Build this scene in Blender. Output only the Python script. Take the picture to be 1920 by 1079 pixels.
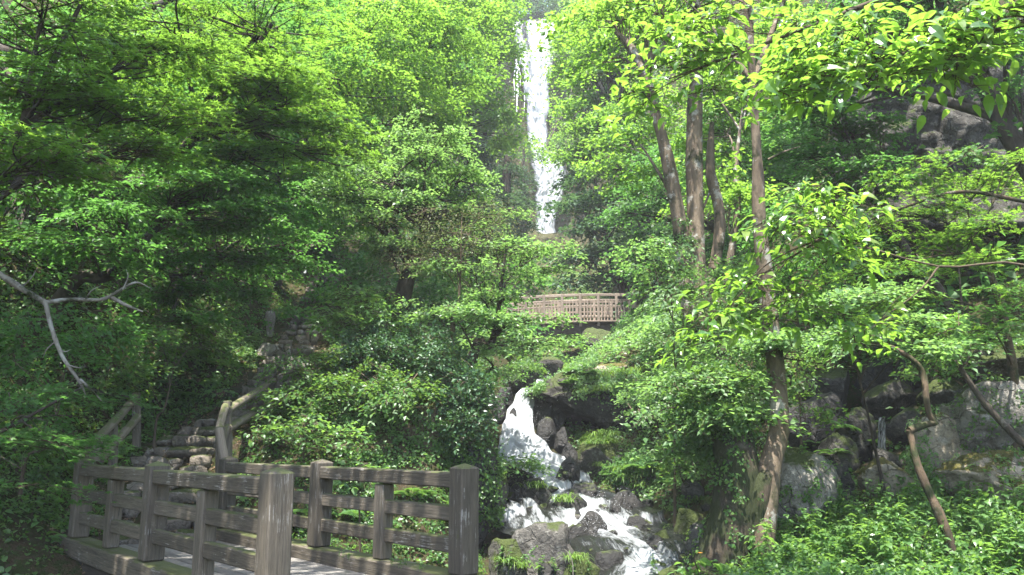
import bpy, math, random
import numpy as np
from mathutils import Vector, Matrix, noise

for _o in list(bpy.data.objects):
    bpy.data.objects.remove(_o)
scene = bpy.context.scene
COL = scene.collection
R = math.radians

# ------------------------------------------------------------------ camera, sky, sun, exposure
CAMZ, PITCH, FPX = 1.37, R(10.6), 1553.0
cam_data = bpy.data.cameras.new("camera")
cam_data.sensor_width = 36.0
cam_data.lens = 36.0 * FPX / 1920.0
cam_data.clip_start = 0.05
cam_data.clip_end = 2000.0
cam = bpy.data.objects.new("camera", cam_data)
COL.objects.link(cam)
cam.location = (0, 0, CAMZ)
cam.rotation_euler = (math.pi / 2 + PITCH, 0, 0)
scene.camera = cam

SUN_TO = Vector((-0.06, -0.25, 0.965)).normalized()      # direction towards the sun
SUN_EL = math.asin(SUN_TO.z)
SUN_AZ = math.atan2(SUN_TO.x, SUN_TO.y)                  # from +Y towards +X
world = bpy.data.worlds.new("World")
scene.world = world
world.use_nodes = True
wn = world.node_tree
bg = wn.nodes["Background"]
sky = wn.nodes.new("ShaderNodeTexSky")
sky.sky_type = 'NISHITA'
sky.sun_disc = False
sky.sun_elevation = SUN_EL
sky.sun_rotation = SUN_AZ
sky.air_density = 1.0
sky.dust_density = 2.0
wn.links.new(sky.outputs[0], bg.inputs[0])
bg.inputs[1].default_value = 0.15
sun_data = bpy.data.lights.new("sun", 'SUN')
sun_data.energy = 4.2
sun_data.angle = R(0.53)
sun_data.color = (1.0, 0.965, 0.90)
sun = bpy.data.objects.new("sun", sun_data)
COL.objects.link(sun)
sun.rotation_euler = SUN_TO.to_track_quat('Z', 'Y').to_euler()
scene.view_settings.view_transform = 'Standard'
scene.view_settings.look = 'None'
scene.view_settings.gamma = 1.0
scene.view_settings.use_curve_mapping = False
scene.view_settings.exposure = 2.3
cy = scene.cycles
cy.max_bounces = 7
cy.diffuse_bounces = 4
cy.glossy_bounces = 2
cy.transmission_bounces = 5
cy.transparent_max_bounces = 4
cy.volume_bounces = 0
cy.caustics_reflective = False
cy.caustics_refractive = False
cy.sample_clamp_indirect = 6.0
cy.use_denoising = True

# ------------------------------------------------------------------ helpers
_cp, _sp = math.cos(PITCH), math.sin(PITCH)
def W(px, py, y):
    """a point of the place, from where it shows in the 1920 px photograph and how far off it stands"""
    a = (px - 960) / FPX
    b = (539.5 - py) / FPX
    dy = _cp - b * _sp
    t = y / dy
    return np.array((a * t, y, CAMZ + (_sp + b * _cp) * t))

def props(o, label=None, cat=None, group=None, kind=None):
    if label: o["label"] = label
    if cat: o["category"] = cat
    if group: o["group"] = group
    if kind: o["kind"] = kind
    return o

def empty(name, loc=(0, 0, 0), label=None, cat=None, group=None):
    o = bpy.data.objects.new(name, None)
    o.empty_display_size = 0.2
    o.location = loc
    COL.objects.link(o)
    return props(o, label, cat, group)

def link(name, me, parent=None, loc=None):
    o = bpy.data.objects.new(name, me)
    COL.objects.link(o)
    if parent is not None:
        o.parent = parent
    if loc is not None:
        o.location = loc
    return o

def mesh_np(name, V, F, mats, midx=None, smooth=False, uv=None, attrs=None):
    """mesh from numpy arrays; F is (n,3) or (n,4)"""
    V = np.ascontiguousarray(V, dtype=np.float32)
    F = np.ascontiguousarray(F, dtype=np.int32)
    k = F.shape[1]
    me = bpy.data.meshes.new(name)
    me.vertices.add(len(V)); me.vertices.foreach_set("co", V.ravel())
    me.loops.add(F.size); me.loops.foreach_set("vertex_index", F.ravel())
    me.polygons.add(len(F))
    me.polygons.foreach_set("loop_start", np.arange(0, F.size, k, dtype=np.int32))
    if not isinstance(mats, (list, tuple)): mats = [mats]
    for m in mats: me.materials.append(m)
    if midx is not None:
        me.polygons.foreach_set("material_index", np.ascontiguousarray(midx, dtype=np.int32))
    me.update(calc_edges=True)
    me.polygons.foreach_set("use_smooth", np.full(len(F), smooth, dtype=bool))
    if uv is not None:
        l = me.uv_layers.new(name="UVMap")
        l.data.foreach_set("uv", np.ascontiguousarray(uv[F.ravel()], dtype=np.float32).ravel())
    if attrs:
        for an, av in attrs.items():
            at = me.attributes.new(an, 'FLOAT', 'POINT')
            at.data.foreach_set("value", np.ascontiguousarray(av, dtype=np.float32))
    return me

class MB:
    """collects pieces with triangles"""
    def __init__(s): s.V, s.F, s.M, s.n = [], [], [], 0
    def add(s, V, F, m=0):
        V = np.asarray(V, dtype=np.float64).reshape(-1, 3); F = np.asarray(F, dtype=np.int64)
        if F.shape[1] == 4:
            F = np.vstack([F[:, [0, 1, 2]], F[:, [0, 2, 3]]])
            if not np.isscalar(m): m = np.concatenate([m, m])
        s.V.append(V); s.F.append(F + s.n); s.n += len(V)
        s.M.append(np.full(len(F), m) if np.isscalar(m) else np.asarray(m))
    def mesh(s, name, mats, smooth=False, origin=None):
        V = np.vstack(s.V)
        if origin is not None: V = V - np.asarray(origin)
        return mesh_np(name, V, np.vstack(s.F), mats, np.concatenate(s.M), smooth)

def vnoise(P, seed=0, octaves=3):
    """smooth value noise for numpy points (n,3)"""
    P = np.asarray(P, dtype=np.float64)
    out = np.zeros(len(P)); amp = 1.0; tot = 0
    for o in range(octaves):
        Q = P * (2 ** o) + seed * 17.13 + o * 5.7
        I = np.floor(Q).astype(np.int64); f = Q - I
        f = f * f * (3 - 2 * f)
        def h(dx, dy, dz):
            n = (I[:, 0] + dx) * 374761393 + (I[:, 1] + dy) * 668265263 + (I[:, 2] + dz) * 2147483647 + seed * 1274126177
            n = (n ^ (n >> 13)) * 1274126177 & 0x7fffffff
            n = (n ^ (n >> 16)) & 0xffff
            return n / 32767.5 - 1.0
        x0 = h(0,0,0)*(1-f[:,0]) + h(1,0,0)*f[:,0]; x1 = h(0,1,0)*(1-f[:,0]) + h(1,1,0)*f[:,0]
        x2 = h(0,0,1)*(1-f[:,0]) + h(1,0,1)*f[:,0]; x3 = h(0,1,1)*(1-f[:,0]) + h(1,1,1)*f[:,0]
        y0 = x0*(1-f[:,1]) + x1*f[:,1]; y1 = x2*(1-f[:,1]) + x3*f[:,1]
        out += amp * (y0*(1-f[:,2]) + y1*f[:,2]); tot += amp; amp *= 0.5
    return out / tot

def smooth_path(P, n):
    """Catmull-Rom through the points of P, n samples"""
    P = np.asarray(P, dtype=np.float64)
    Q = np.vstack([2*P[0]-P[1], P, 2*P[-1]-P[-2]])
    t = np.linspace(0, len(P)-1-1e-9, n); i = t.astype(int); f = (t-i)[:, None]
    p0, p1, p2, p3 = Q[i], Q[i+1], Q[i+2], Q[i+3]
    return 0.5*((2*p1) + (-p0+p2)*f + (2*p0-5*p1+4*p2-p3)*f*f + (-p0+3*p1-3*p2+p3)*f**3)

def tube(mb, pts, radii, sides=8, m=0, rough=0.0, seed=0, cap=True):
    P = np.asarray(pts, dtype=np.float64); n = len(P)
    r = np.interp(np.linspace(0, 1, n), np.linspace(0, 1, len(radii)), radii)
    T = np.gradient(P, axis=0); T /= np.linalg.norm(T, axis=1)[:, None] + 1e-9
    ref = np.array((0.31, 0.95, 0.1)) if abs(T[0][2]) > 0.7 else np.array((0.05, 0.1, 1.0))
    A = np.cross(T, ref); A /= np.linalg.norm(A, axis=1)[:, None] + 1e-9
    B = np.cross(T, A)
    th = np.linspace(0, 2*math.pi, sides, endpoint=False)
    V = P[:, None, :] + r[:, None, None]*(np.cos(th)[None, :, None]*A[:, None, :] + np.sin(th)[None, :, None]*B[:, None, :])
    if rough:
        flat = V.reshape(-1, 3)
        k = 1 + rough*vnoise(flat*3.0/max(r.max(), .03)*0.12, seed, 3)
        V = P[:, None, :] + (V-P[:, None, :])*k.reshape(n, sides)[:, :, None]
    i = np.arange(n-1)[:, None]*sides; j = np.arange(sides)[None, :]; j2 = (j+1) % sides
    F = np.stack([i+j, i+j2, i+sides+j2, i+sides+j], -1).reshape(-1, 4)
    V = V.reshape(-1, 3)
    mb.add(V, F, m)
    if cap:
        for ring, c in ((0, P[0]), ((n-1)*sides, P[-1])):
            Vc = np.vstack([V[ring:ring+sides], c[None]])
            mb.add(Vc, [(a, (a+1) % sides, sides) for a in range(sides)], m)

# ------------------------------------------------------------------ materials
def nmat(name):
    m = bpy.data.materials.new(name); m.use_nodes = True
    nt = m.node_tree; nt.nodes.clear()
    out = nt.nodes.new("ShaderNodeOutputMaterial")
    return m, nt, out
def N(nt, t, **kw):
    n = nt.nodes.new(t)
    for k, v in kw.items():
        if k.startswith("i_"): n.inputs[k[2:].replace("_", " ")].default_value = v
        else: setattr(n, k, v)
    return n
def ramp(nt, src, stops):
    r = nt.nodes.new("ShaderNodeValToRGB")
    e = r.color_ramp.elements
    while len(e) < len(stops): e.new(0.5)
    for q, (p, c) in zip(e, stops):
        q.position = p; q.color = (*c, 1) if len(c) == 3 else c
    nt.links.new(src, r.inputs[0])
    return r
def mixc(nt, fac, a, b):
    n = nt.nodes.new("ShaderNodeMix"); n.data_type = 'RGBA'
    for s, v in ((0, fac), (6, a), (7, b)):
        if hasattr(v, "is_output"): nt.links.new(v, n.inputs[s])
        else: n.inputs[s].default_value = v if s == 0 else (*v, 1)
    return n.outputs[2]
def math_(nt, op, a, b=0.5, clamp=False):
    n = nt.nodes.new("ShaderNodeMath"); n.operation = op; n.use_clamp = clamp
    for s, v in ((0, a), (1, b)):
        if hasattr(v, "is_output"): nt.links.new(v, n.inputs[s])
        else: n.inputs[s].default_value = v
    return n.outputs[0]
def noise_n(nt, scale, detail=4, rough=0.6, coord=None, vec_scale=None):
    n = N(nt, "ShaderNodeTexNoise"); n.inputs["Scale"].default_value = scale
    n.inputs["Detail"].default_value = detail; n.inputs["Roughness"].default_value = rough
    if coord is not None:
        if vec_scale is not None:
            mp = N(nt, "ShaderNodeMapping"); mp.inputs["Scale"].default_value = vec_scale
            nt.links.new(coord, mp.inputs[0]); coord = mp.outputs[0]
        nt.links.new(coord, n.inputs["Vector"])
    return n.outputs["Fac"]

def leaf_mat(name, cols, trans, tfac=0.42, rough=0.45, spec=0.35):
    """cols: three leaf colours spread over the leaves; trans: colour of light coming through"""
    m, nt, out = nmat(name)
    geo = N(nt, "ShaderNodeNewGeometry")
    c = ramp(nt, geo.outputs["Random Per Island"], [(0.0, cols[0]), (0.5, cols[1]), (1.0, cols[2])])
    oi = N(nt, "ShaderNodeTexCoord")
    big = noise_n(nt, 0.55, 2, 0.5, oi.outputs["Object"])
    hs = N(nt, "ShaderNodeHueSaturation")
    nt.links.new(math_(nt, 'MULTIPLY_ADD', big, 0.5), hs.inputs["Value"])
    hs.inputs["Value"].links[0].from_node.inputs[2].default_value = 0.75
    nt.links.new(c.outputs[0], hs.inputs["Color"])
    b = N(nt, "ShaderNodeBsdfPrincipled")
    b.inputs["Roughness"].default_value = rough
    b.inputs["Specular IOR Level"].default_value = spec
    nt.links.new(hs.outputs[0], b.inputs["Base Color"])
    t = N(nt, "ShaderNodeBsdfTranslucent")
    tc = ramp(nt, geo.outputs["Random Per Island"], [(0.0, tuple(x*0.8 for x in trans)), (1.0, trans)])
    nt.links.new(tc.outputs[0], t.inputs[0])
    mx = N(nt, "ShaderNodeMixShader"); mx.inputs[0].default_value = tfac
    nt.links.new(b.outputs[0], mx.inputs[1]); nt.links.new(t.outputs[0], mx.inputs[2])
    nt.links.new(mx.outputs[0], out.inputs[0])
    return m

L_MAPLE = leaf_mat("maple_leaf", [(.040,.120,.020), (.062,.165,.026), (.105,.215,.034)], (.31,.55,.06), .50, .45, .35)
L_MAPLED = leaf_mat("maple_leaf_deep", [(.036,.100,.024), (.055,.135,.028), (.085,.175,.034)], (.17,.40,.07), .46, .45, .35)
L_PALE = leaf_mat("pale_leaf", [(.065,.145,.045), (.095,.185,.062), (.150,.230,.095)], (.29,.51,.11), .47, .42, .5)
L_BROAD = leaf_mat("broad_leaf", [(.045,.115,.032), (.080,.165,.035), (.170,.225,.045)], (.32,.58,.06), .46, .30, .7)
L_GLOSS = leaf_mat("glossy_leaf", [(.025,.070,.028), (.038,.095,.036), (.065,.130,.050)], (.12,.26,.05), .28, .38, .55)
L_CONIF = leaf_mat("conifer_leaf", [(.030,.075,.035), (.045,.100,.045), (.070,.130,.055)], (.13,.26,.07), .32, .5, .25)
L_HERB = leaf_mat("herb_leaf", [(.050,.120,.035), (.075,.155,.042), (.105,.190,.055)], (.28,.50,.08), .44, .38, .5)
L_FERN = leaf_mat("fern_leaf", [(.040,.110,.030), (.060,.140,.035), (.085,.170,.045)], (.20,.38,.06), .40, .5, .3)
L_IVY = leaf_mat("ivy_leaf", [(.030,.085,.022), (.050,.120,.026), (.090,.165,.035)], (.24,.42,.06), .42, .42, .4)
L_GRASS = leaf_mat("grass_blade", [(.070,.150,.025), (.100,.190,.032), (.150,.225,.050)], (.28,.46,.06), .42, .5, .3)
L_DRY = leaf_mat("pale_twiggy_leaf", [(.120,.125,.060), (.150,.150,.075), (.100,.160,.050)], (.26,.32,.10), .35, .5, .3)

def bark_mat(name, a, b, moss=0.0, lichen=0.3):
    m, nt, out = nmat(name)
    tc = N(nt, "ShaderNodeTexCoord"); co = tc.outputs["Object"]
    n1 = noise_n(nt, 7, 6, .65, co, (1, 1, .35)); n2 = noise_n(nt, 26, 5, .7, co, (1, 1, .25)); n3 = noise_n(nt, 3.1, 5, .7, co)
    c = mixc(nt, ramp(nt, n1, [(.35, (0, 0, 0)), (.65, (1, 1, 1))]).outputs[0], a, b)
    lm = ramp(nt, n3, [(.62 - .12*lichen, (0, 0, 0)), (.66 - .1*lichen, (1, 1, 1))]).outputs[0]
    c = mixc(nt, math_(nt, 'MULTIPLY', lm, .75 * min(1, lichen*2)), c, (.34, .33, .29))
    if moss:
        n4 = noise_n(nt, 2.3, 5, .65, co)
        mm = ramp(nt, n4, [(.62 - .3*moss, (0, 0, 0)), (.72 - .3*moss, (1, 1, 1))]).outputs[0]
        c = mixc(nt, mm, c, (.026, .032, .012))
    p = N(nt, "ShaderNodeBsdfPrincipled"); p.inputs["Roughness"].default_value = .9
    p.inputs["Specular IOR Level"].default_value = .2
    nt.links.new(c, p.inputs["Base Color"])
    bp = N(nt, "ShaderNodeBump"); bp.inputs["Strength"].default_value = .8; bp.inputs["Distance"].default_value = .03
    nt.links.new(math_(nt, 'ADD', n2, n1), bp.inputs["Height"]); nt.links.new(bp.outputs[0], p.inputs["Normal"])
    nt.links.new(p.outputs[0], out.inputs[0])
    return m
B_GREY = bark_mat("grey_bark", (.075, .056, .038), (.17, .130, .090), .25, .45)
B_DARK = bark_mat("dark_bark", (.035, .028, .022), (.085, .068, .052), .2, .15)
B_MOSS = bark_mat("mossy_bark", (.028, .022, .016), (.07, .054, .037), .75, .08)
B_TAN = bark_mat("tan_bark", (.045, .032, .021), (.11, .078, .05), .5, .2)
B_PALE = bark_mat("pale_bark", (.15, .13, .105), (.28, .25, .21), .35, .4)
B_TWIG = bark_mat("twig_bark", (.06, .045, .03), (.11, .085, .055), 0, 0)

def rock_mat(name, a, b, moss=.5, wet=0.0, mosscol=(.055, .072, .018), lich=.4, ms=1.6):
    m, nt, out = nmat(name)
    tc = N(nt, "ShaderNodeTexCoord"); geo = N(nt, "ShaderNodeNewGeometry"); co = geo.outputs["Position"]
    n1 = noise_n(nt, 2.4, 7, .68, co); n2 = noise_n(nt, 17, 6, .72, co); n3 = noise_n(nt, 6, 5, .7, co)
    c = mixc(nt, ramp(nt, n1, [(.3, (0, 0, 0)), (.7, (1, 1, 1))]).outputs[0], a, b)
    c = mixc(nt, ramp(nt, n3, [(.56, (0, 0, 0)), (.62, (lich,)*3)]).outputs[0], c, (.40, .385, .34))
    dk = ramp(nt, n2, [(.34, (1, 1, 1)), (.48, (0, 0, 0))]).outputs[0]
    c = mixc(nt, math_(nt, 'MULTIPLY', dk, .6), c, tuple(x*.3 for x in a))
    wv = N(nt, "ShaderNodeVectorMath"); wv.operation = 'MULTIPLY_ADD'
    nz_ = N(nt, "ShaderNodeTexNoise"); nz_.inputs["Scale"].default_value = 2.2; nz_.inputs["Detail"].default_value = 3; nt.links.new(co, nz_.inputs["Vector"])
    nt.links.new(nz_.outputs["Color"], wv.inputs[0]); wv.inputs[1].default_value = (.5, .5, .5); nt.links.new(co, wv.inputs[2])
    vo = N(nt, "ShaderNodeTexVoronoi"); vo.feature = 'DISTANCE_TO_EDGE'; vo.inputs["Scale"].default_value = 2.6; nt.links.new(wv.outputs[0], vo.inputs["Vector"])
    crk = ramp(nt, vo.outputs["Distance"], [(.0, (1, 1, 1)), (.035, (0, 0, 0))]).outputs[0]
    crk = math_(nt, 'MULTIPLY', crk, ramp(nt, n1, [(.45, (0, 0, 0)), (.6, (1, 1, 1))]).outputs[0])
    c = mixc(nt, math_(nt, 'MULTIPLY', crk, .8), c, tuple(x*.2 for x in a))
    sep = N(nt, "ShaderNodeSeparateXYZ"); nt.links.new(geo.outputs["Normal"], sep.inputs[0])
    nm = noise_n(nt, ms, 6, .7, co)
    f = math_(nt, 'ADD', math_(nt, 'MULTIPLY', sep.outputs[2], .45), nm)
    mk = ramp(nt, f, [(min(.98, 1.02 - .6*moss), (0, 0, 0)), (min(1.0, 1.10 - .6*moss), (1, 1, 1))]).outputs[0]
    mc = mixc(nt, n2, tuple(x*.45 for x in mosscol), tuple(min(1, x*1.35) for x in mosscol))
    c = mixc(nt, mk, c, mc)
    p = N(nt, "ShaderNodeBsdfPrincipled")
    nt.links.new(c, p.inputs["Base Color"])
    rr = math_(nt, 'MULTIPLY_ADD', n2, .3); rr.node.inputs[2].default_value = .72 - .5*wet
    nt.links.new(rr, p.inputs["Roughness"])
    p.inputs["Specular IOR Level"].default_value = .25 + .1*wet
    bp = N(nt, "ShaderNodeBump"); bp.inputs["Strength"].default_value = 1.0; bp.inputs["Distance"].default_value = .09
    h = math_(nt, 'SUBTRACT', math_(nt, 'ADD', math_(nt, 'MULTIPLY', n2, .5), n3), math_(nt, 'MULTIPLY', crk, .5))
    nt.links.new(h, bp.inputs["Height"]); nt.links.new(bp.outputs[0], p.inputs["Normal"])
    nt.links.new(p.outputs[0], out.inputs[0])
    return m
K_GREY = rock_mat("grey_rock", (.055, .051, .045), (.135, .125, .11), .38, lich=.3)
K_PALE = rock_mat("pale_rock", (.13, .118, .10), (.27, .248, .212), .42, 0, lich=.6)
K_WET = rock_mat("wet_rock", (.010, .0095, .009), (.032, .029, .026), .15, .8, lich=.03)
K_MOSSY = rock_mat("mossy_rock", (.06, .056, .047), (.13, .12, .10), .85)
K_DARK = rock_mat("dark_rock", (.026, .024, .021), (.068, .062, .053), .52, .25, lich=.15)
K_TAN = rock_mat("tan_rock", (.22, .185, .13), (.36, .31, .24), .5, 0, (.095, .085, .02))
K_TANM = rock_mat("brown_mossy_rock", (.07, .05, .03), (.13, .10, .06), .7, 0, (.075, .075, .018), .1)
K_STEP = rock_mat("step_stone", (.105, .088, .068), (.21, .18, .145), .35, 0, lich=.35)
K_CLIFF = rock_mat("cliff_rock", (.035, .032, .027), (.095, .088, .076), .55, 0, lich=.25)

def terrain_mat():
    m, nt, out = nmat("forest_floor")
    geo = N(nt, "ShaderNodeNewGeometry"); co = geo.outputs["Position"]
    n1 = noise_n(nt, .8, 7, .7, co); n2 = noise_n(nt, 9, 6, .75, co); n3 = noise_n(nt, 30, 4, .7, co)
    c = mixc(nt, ramp(nt, n1, [(.35, (0, 0, 0)), (.6, (1, 1, 1))]).outputs[0], (.05, .036, .022), (.095, .07, .042))
    c = mixc(nt, ramp(nt, n2, [(.45, (0, 0, 0)), (.55, (1, 1, 1))]).outputs[0], c, (.045, .062, .018))
    c = mixc(nt, ramp(nt, n3, [(.62, (0, 0, 0)), (.68, (1, 1, 1))]).outputs[0], c, (.15, .105, .06))
    p = N(nt, "ShaderNodeBsdfPrincipled"); p.inputs["Roughness"].default_value = .95
    p.inputs["Specular IOR Level"].default_value = .1
    nt.links.new(c, p.inputs["Base Color"])
    bp = N(nt, "ShaderNodeBump"); bp.inputs["Distance"].default_value = .08
    nt.links.new(math_(nt, 'ADD', n2, n3), bp.inputs["Height"]); nt.links.new(bp.outputs[0], p.inputs["Normal"])
    nt.links.new(p.outputs[0], out.inputs[0])
    return m
M_GROUND = terrain_mat()

def wood_mat(name, a, b, streak=.4, moss=.2, grey=(.30, .28, .25)):
    m, nt, out = nmat(name)
    tc = N(nt, "ShaderNodeTexCoord"); oi = N(nt, "ShaderNodeObjectInfo")
    ad = N(nt, "ShaderNodeVectorMath"); ad.operation = 'ADD'
    nt.links.new(tc.outputs["Object"], ad.inputs[0])
    cx = N(nt, "ShaderNodeCombineXYZ"); nt.links.new(math_(nt, 'MULTIPLY', oi.outputs["Random"], 37.0), cx.inputs[0])
    nt.links.new(math_(nt, 'MULTIPLY', oi.outputs["Random"], 11.0), cx.inputs[1])
    nt.links.new(cx.outputs[0], ad.inputs[1]); co = ad.outputs[0]
    g = noise_n(nt, 8, 8, .75, co, (.35, 5, 5)); g2 = noise_n(nt, 3, 5, .7, co); g3 = noise_n(nt, 30, 4, .7, co, (.10, 3, 3))
    c = mixc(nt, ramp(nt, g, [(.32, (0, 0, 0)), (.68, (1, 1, 1))]).outputs[0], a, b)
    vr = N(nt, "ShaderNodeHueSaturation"); nt.links.new(c, vr.inputs["Color"])
    vv = math_(nt, 'MULTIPLY_ADD', oi.outputs["Random"], .5); vv.node.inputs[2].default_value = .75
    nt.links.new(vv, vr.inputs["Value"]); c = vr.outputs[0]
    dk = ramp(nt, g3, [(.30, (1, 1, 1)), (.40, (0, 0, 0))]).outputs[0]
    c = mixc(nt, math_(nt, 'MULTIPLY', dk, .8), c, tuple(x*.25 for x in a))
    st = ramp(nt, math_(nt, 'MULTIPLY', g3, g2), [(.335, (0, 0, 0)), (.37, (streak,)*3)]).outputs[0]
    c = mixc(nt, st, c, grey)
    geo = N(nt, "ShaderNodeNewGeometry"); sep = N(nt, "ShaderNodeSeparateXYZ"); nt.links.new(geo.outputs["Normal"], sep.inputs[0])
    f = math_(nt, 'ADD', math_(nt, 'MULTIPLY', sep.outputs[2], .3), noise_n(nt, 2.6, 5, .7, geo.outputs["Position"]))
    mk = ramp(nt, f, [(1.0-.4*moss, (0, 0, 0)), (min(1, 1.1-.4*moss), (.8, .8, .8))]).outputs[0]
    c = mixc(nt, mk, c, (.07, .085, .022))
    p = N(nt, "ShaderNodeBsdfPrincipled"); p.inputs["Roughness"].default_value = .8
    p.inputs["Specular IOR Level"].default_value = .3
    nt.links.new(c, p.inputs["Base Color"])
    bp = N(nt, "ShaderNodeBump"); bp.inputs["Strength"].default_value = .7; bp.inputs["Distance"].default_value = .012
    nt.links.new(math_(nt, 'ADD', g, g3), bp.inputs["Height"]); nt.links.new(bp.outputs[0], p.inputs["Normal"])
    nt.links.new(p.outputs[0], out.inputs[0])
    return m
W_DARK = wood_mat("weathered_dark_wood", (.054, .045, .034), (.150, .126, .094), .8, .8)
W_DECK = wood_mat("grey_deck_wood", (.115, .106, .094), (.20, .188, .17), .3, .25, (.42, .41, .39))
W_LOG = wood_mat("round_log_wood", (.10, .08, .058), (.20, .165, .125), .35, .8)
W_PINK = wood_mat("pale_bridge_wood", (.20, .155, .118), (.35, .28, .225), .2, .1, (.55, .48, .42))
W_BLACK = wood_mat("dark_beam_wood", (.035, .028, .022), (.075, .06, .048), .1, .3)

# ------------------------------------------------------------------ terrain
SX = [  # y, then (x, z) for 15 nodes across the valley
 (-20, [(-70,26),(-22,8),(-12,2),(-9,-.4),(-7,-.8),(-5,-.5),(-3,-.1),(-1.5,0),(2,0),(3,0),(6,.0),(10,.6),(16,3),(30,12),(70,34)]),
 (5,  [(-70,44),(-22,15),(-11,3.0),(-8,0),(-6.5,-.8),(-4.5,-.8),(-2.5,-.25),(-1.5,-.2),(1.5,-.2),(3,-.35),(6,-.3),(10,.4),(16,3),(30,14),(70,40)]),
 (9,  [(-70,46),(-22,16.5),(-11,4.4),(-7.6,.7),(-6.4,-.4),(-3,-.9),(-.6,-.45),(.2,-.45),(1.5,-.55),(3,-.45),(6,-.25),(10,.7),(16,4),(30,17),(70,44)]),
 (11.5,[(-70,48),(-22,18),(-11,5.2),(-6.6,.4),(-4.6,-.15),(-3.2,-.5),(-1.4,-.7),(-.6,-1),(2.2,-.8),(3,-.2),(6,.1),(10,1.2),(16,5),(30,19),(70,48)]),
 (13, [(-70,49),(-22,19),(-11.5,6.4),(-6.8,.85),(-4.6,.45),(-3.4,.1),(-1.5,-.5),(0,-1.0),(2.6,-.95),(3.4,0),(6,.35),(10,1.5),(16,6),(30,21),(70,50)]),
 (14.4,[(-70,50),(-22,20),(-11.5,7),(-7.1,1.35),(-4.9,1.1),(-3.6,1.5),(-1.35,.9),(-.7,-.75),(2.6,-.7),(3.4,.2),(6,.7),(10,2.2),(16,7),(30,23),(70,52)]),
 (16, [(-70,51),(-22,21),(-11.5,8),(-6.7,2.0),(-4.5,1.85),(-3.2,3.0),(-1.15,2.6),(-.8,-.3),(2.2,-.35),(3.2,.45),(6,1.0),(10,3.2),(16,8.5),(30,25),(70,54)]),
 (18, [(-70,52),(-22,22.5),(-11.5,9),(-6.3,2.85),(-4.7,2.75),(-3,3.4),(-1.1,2.8),(-.65,.15),(1.4,.1),(2.4,.45),(5.5,1.4),(9,3.2),(16,10.5),(30,28),(70,56)]),
 (20, [(-70,53),(-22,24),(-11.5,10),(-6.3,3.7),(-5,3.55),(-3,3.7),(-1.0,3.2),(-.35,1.8),(.75,1.6),(1.6,1.4),(5.5,2.5),(9,5),(16,14),(30,31),(70,58)]),
 (22, [(-70,54),(-22,25),(-11.5,11),(-6.3,4.5),(-5.2,4.35),(-3,3.9),(-.6,3.7),(0,2.7),(1.2,2.7),(2.1,3.3),(5.5,4.7),(9,8.5),(16,17),(30,34),(70,60)]),
 (26, [(-70,56),(-22,27),(-12,13),(-6.8,6.3),(-5.6,6.2),(-3,5),(-.4,4.2),(.4,3.6),(2,3.6),(2.8,4.2),(6,6),(9.5,11),(15,20),(30,38),(70,62)]),
 (34, [(-70,60),(-22,31),(-12,16),(-7,9),(-6,9),(-3,7),(-.3,6),(1.2,4.5),(3.8,4.7),(5,6.5),(8,9),(12,15),(18,26),(32,46),(70,68)]),
 (50, [(-70,70),(-22,40),(-13,25),(-9,16),(-7,14.5),(-3,12.5),(0,11.3),(2,10.6),(5,10.6),(6.5,12),(9,17),(13,25),(20,38),(34,58),(70,84)]),
 (70, [(-70,82),(-22,52),(-13,36),(-9,27),(-7,24),(-3,20),(0,18.5),(2.5,17.6),(6,17.6),(7.5,20),(10,27),(14,37),(22,52),(36,70),(70,94)]),
 (85, [(-70,90),(-24,62),(-14,50),(-9,43),(-6,38),(-2.5,31),(-.5,26),(1.0,23.4),(6.6,23.4),(8.2,27),(10.5,36),(15,47),(23,60),(37,76),(70,98)]),
 (89.2,[(-70,92),(-24,64),(-14,54),(-9,50),(-6,48.5),(-3,48),(-1.2,48.2),(.6,48.6),(5.0,49),(6.6,49.4),(10,52),(15,56),(23,66),(37,80),(70,100)]),
 (96, [(-70,96),(-24,70),(-14,60),(-9,55),(-6,53),(-3,51),(-1,50),(1,49.2),(5,49.2),(7,51),(10,54),(15,60),(23,70),(37,84),(70,104)]),
 (150,[(-70,130),(-24,108),(-14,100),(-9,97),(-6,95),(-3,93),(-1,92),(1,91),(5,91),(7,92),(10,95),(15,98),(23,106),(37,118),(70,134)]),
]
SY = np.array([s[0] for s in SX], dtype=float)
SXX = np.array([[p[0] for p in s[1]] for s in SX], dtype=float)
SXZ = np.array([[p[1] for p in s[1]] for s in SX], dtype=float)
STREAM = np.array([(-9,4.5,-2.2),(-3,9.4,-1.6),(-.5,11.3,-1.25),(1.4,12.6,-.8),(2.0,13.6,-.45),(1.5,14.6,-.35)], dtype=float)
PATH = np.array([(-4.9,11.9,.0),(-5.1,12.4,.22),(-5.6,13.75,.9),(-5.75,14.45,1.24),(-5.6,15.1,1.6),(-5.2,15.85,1.95),(-4.95,16.6,2.3),(-5.2,19.4,3.45),(-5.4,21,4.05),(-5.55,22.5,4.75),(-5.9,25,5.9),(-6.2,28,7.3)], dtype=float)
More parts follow.
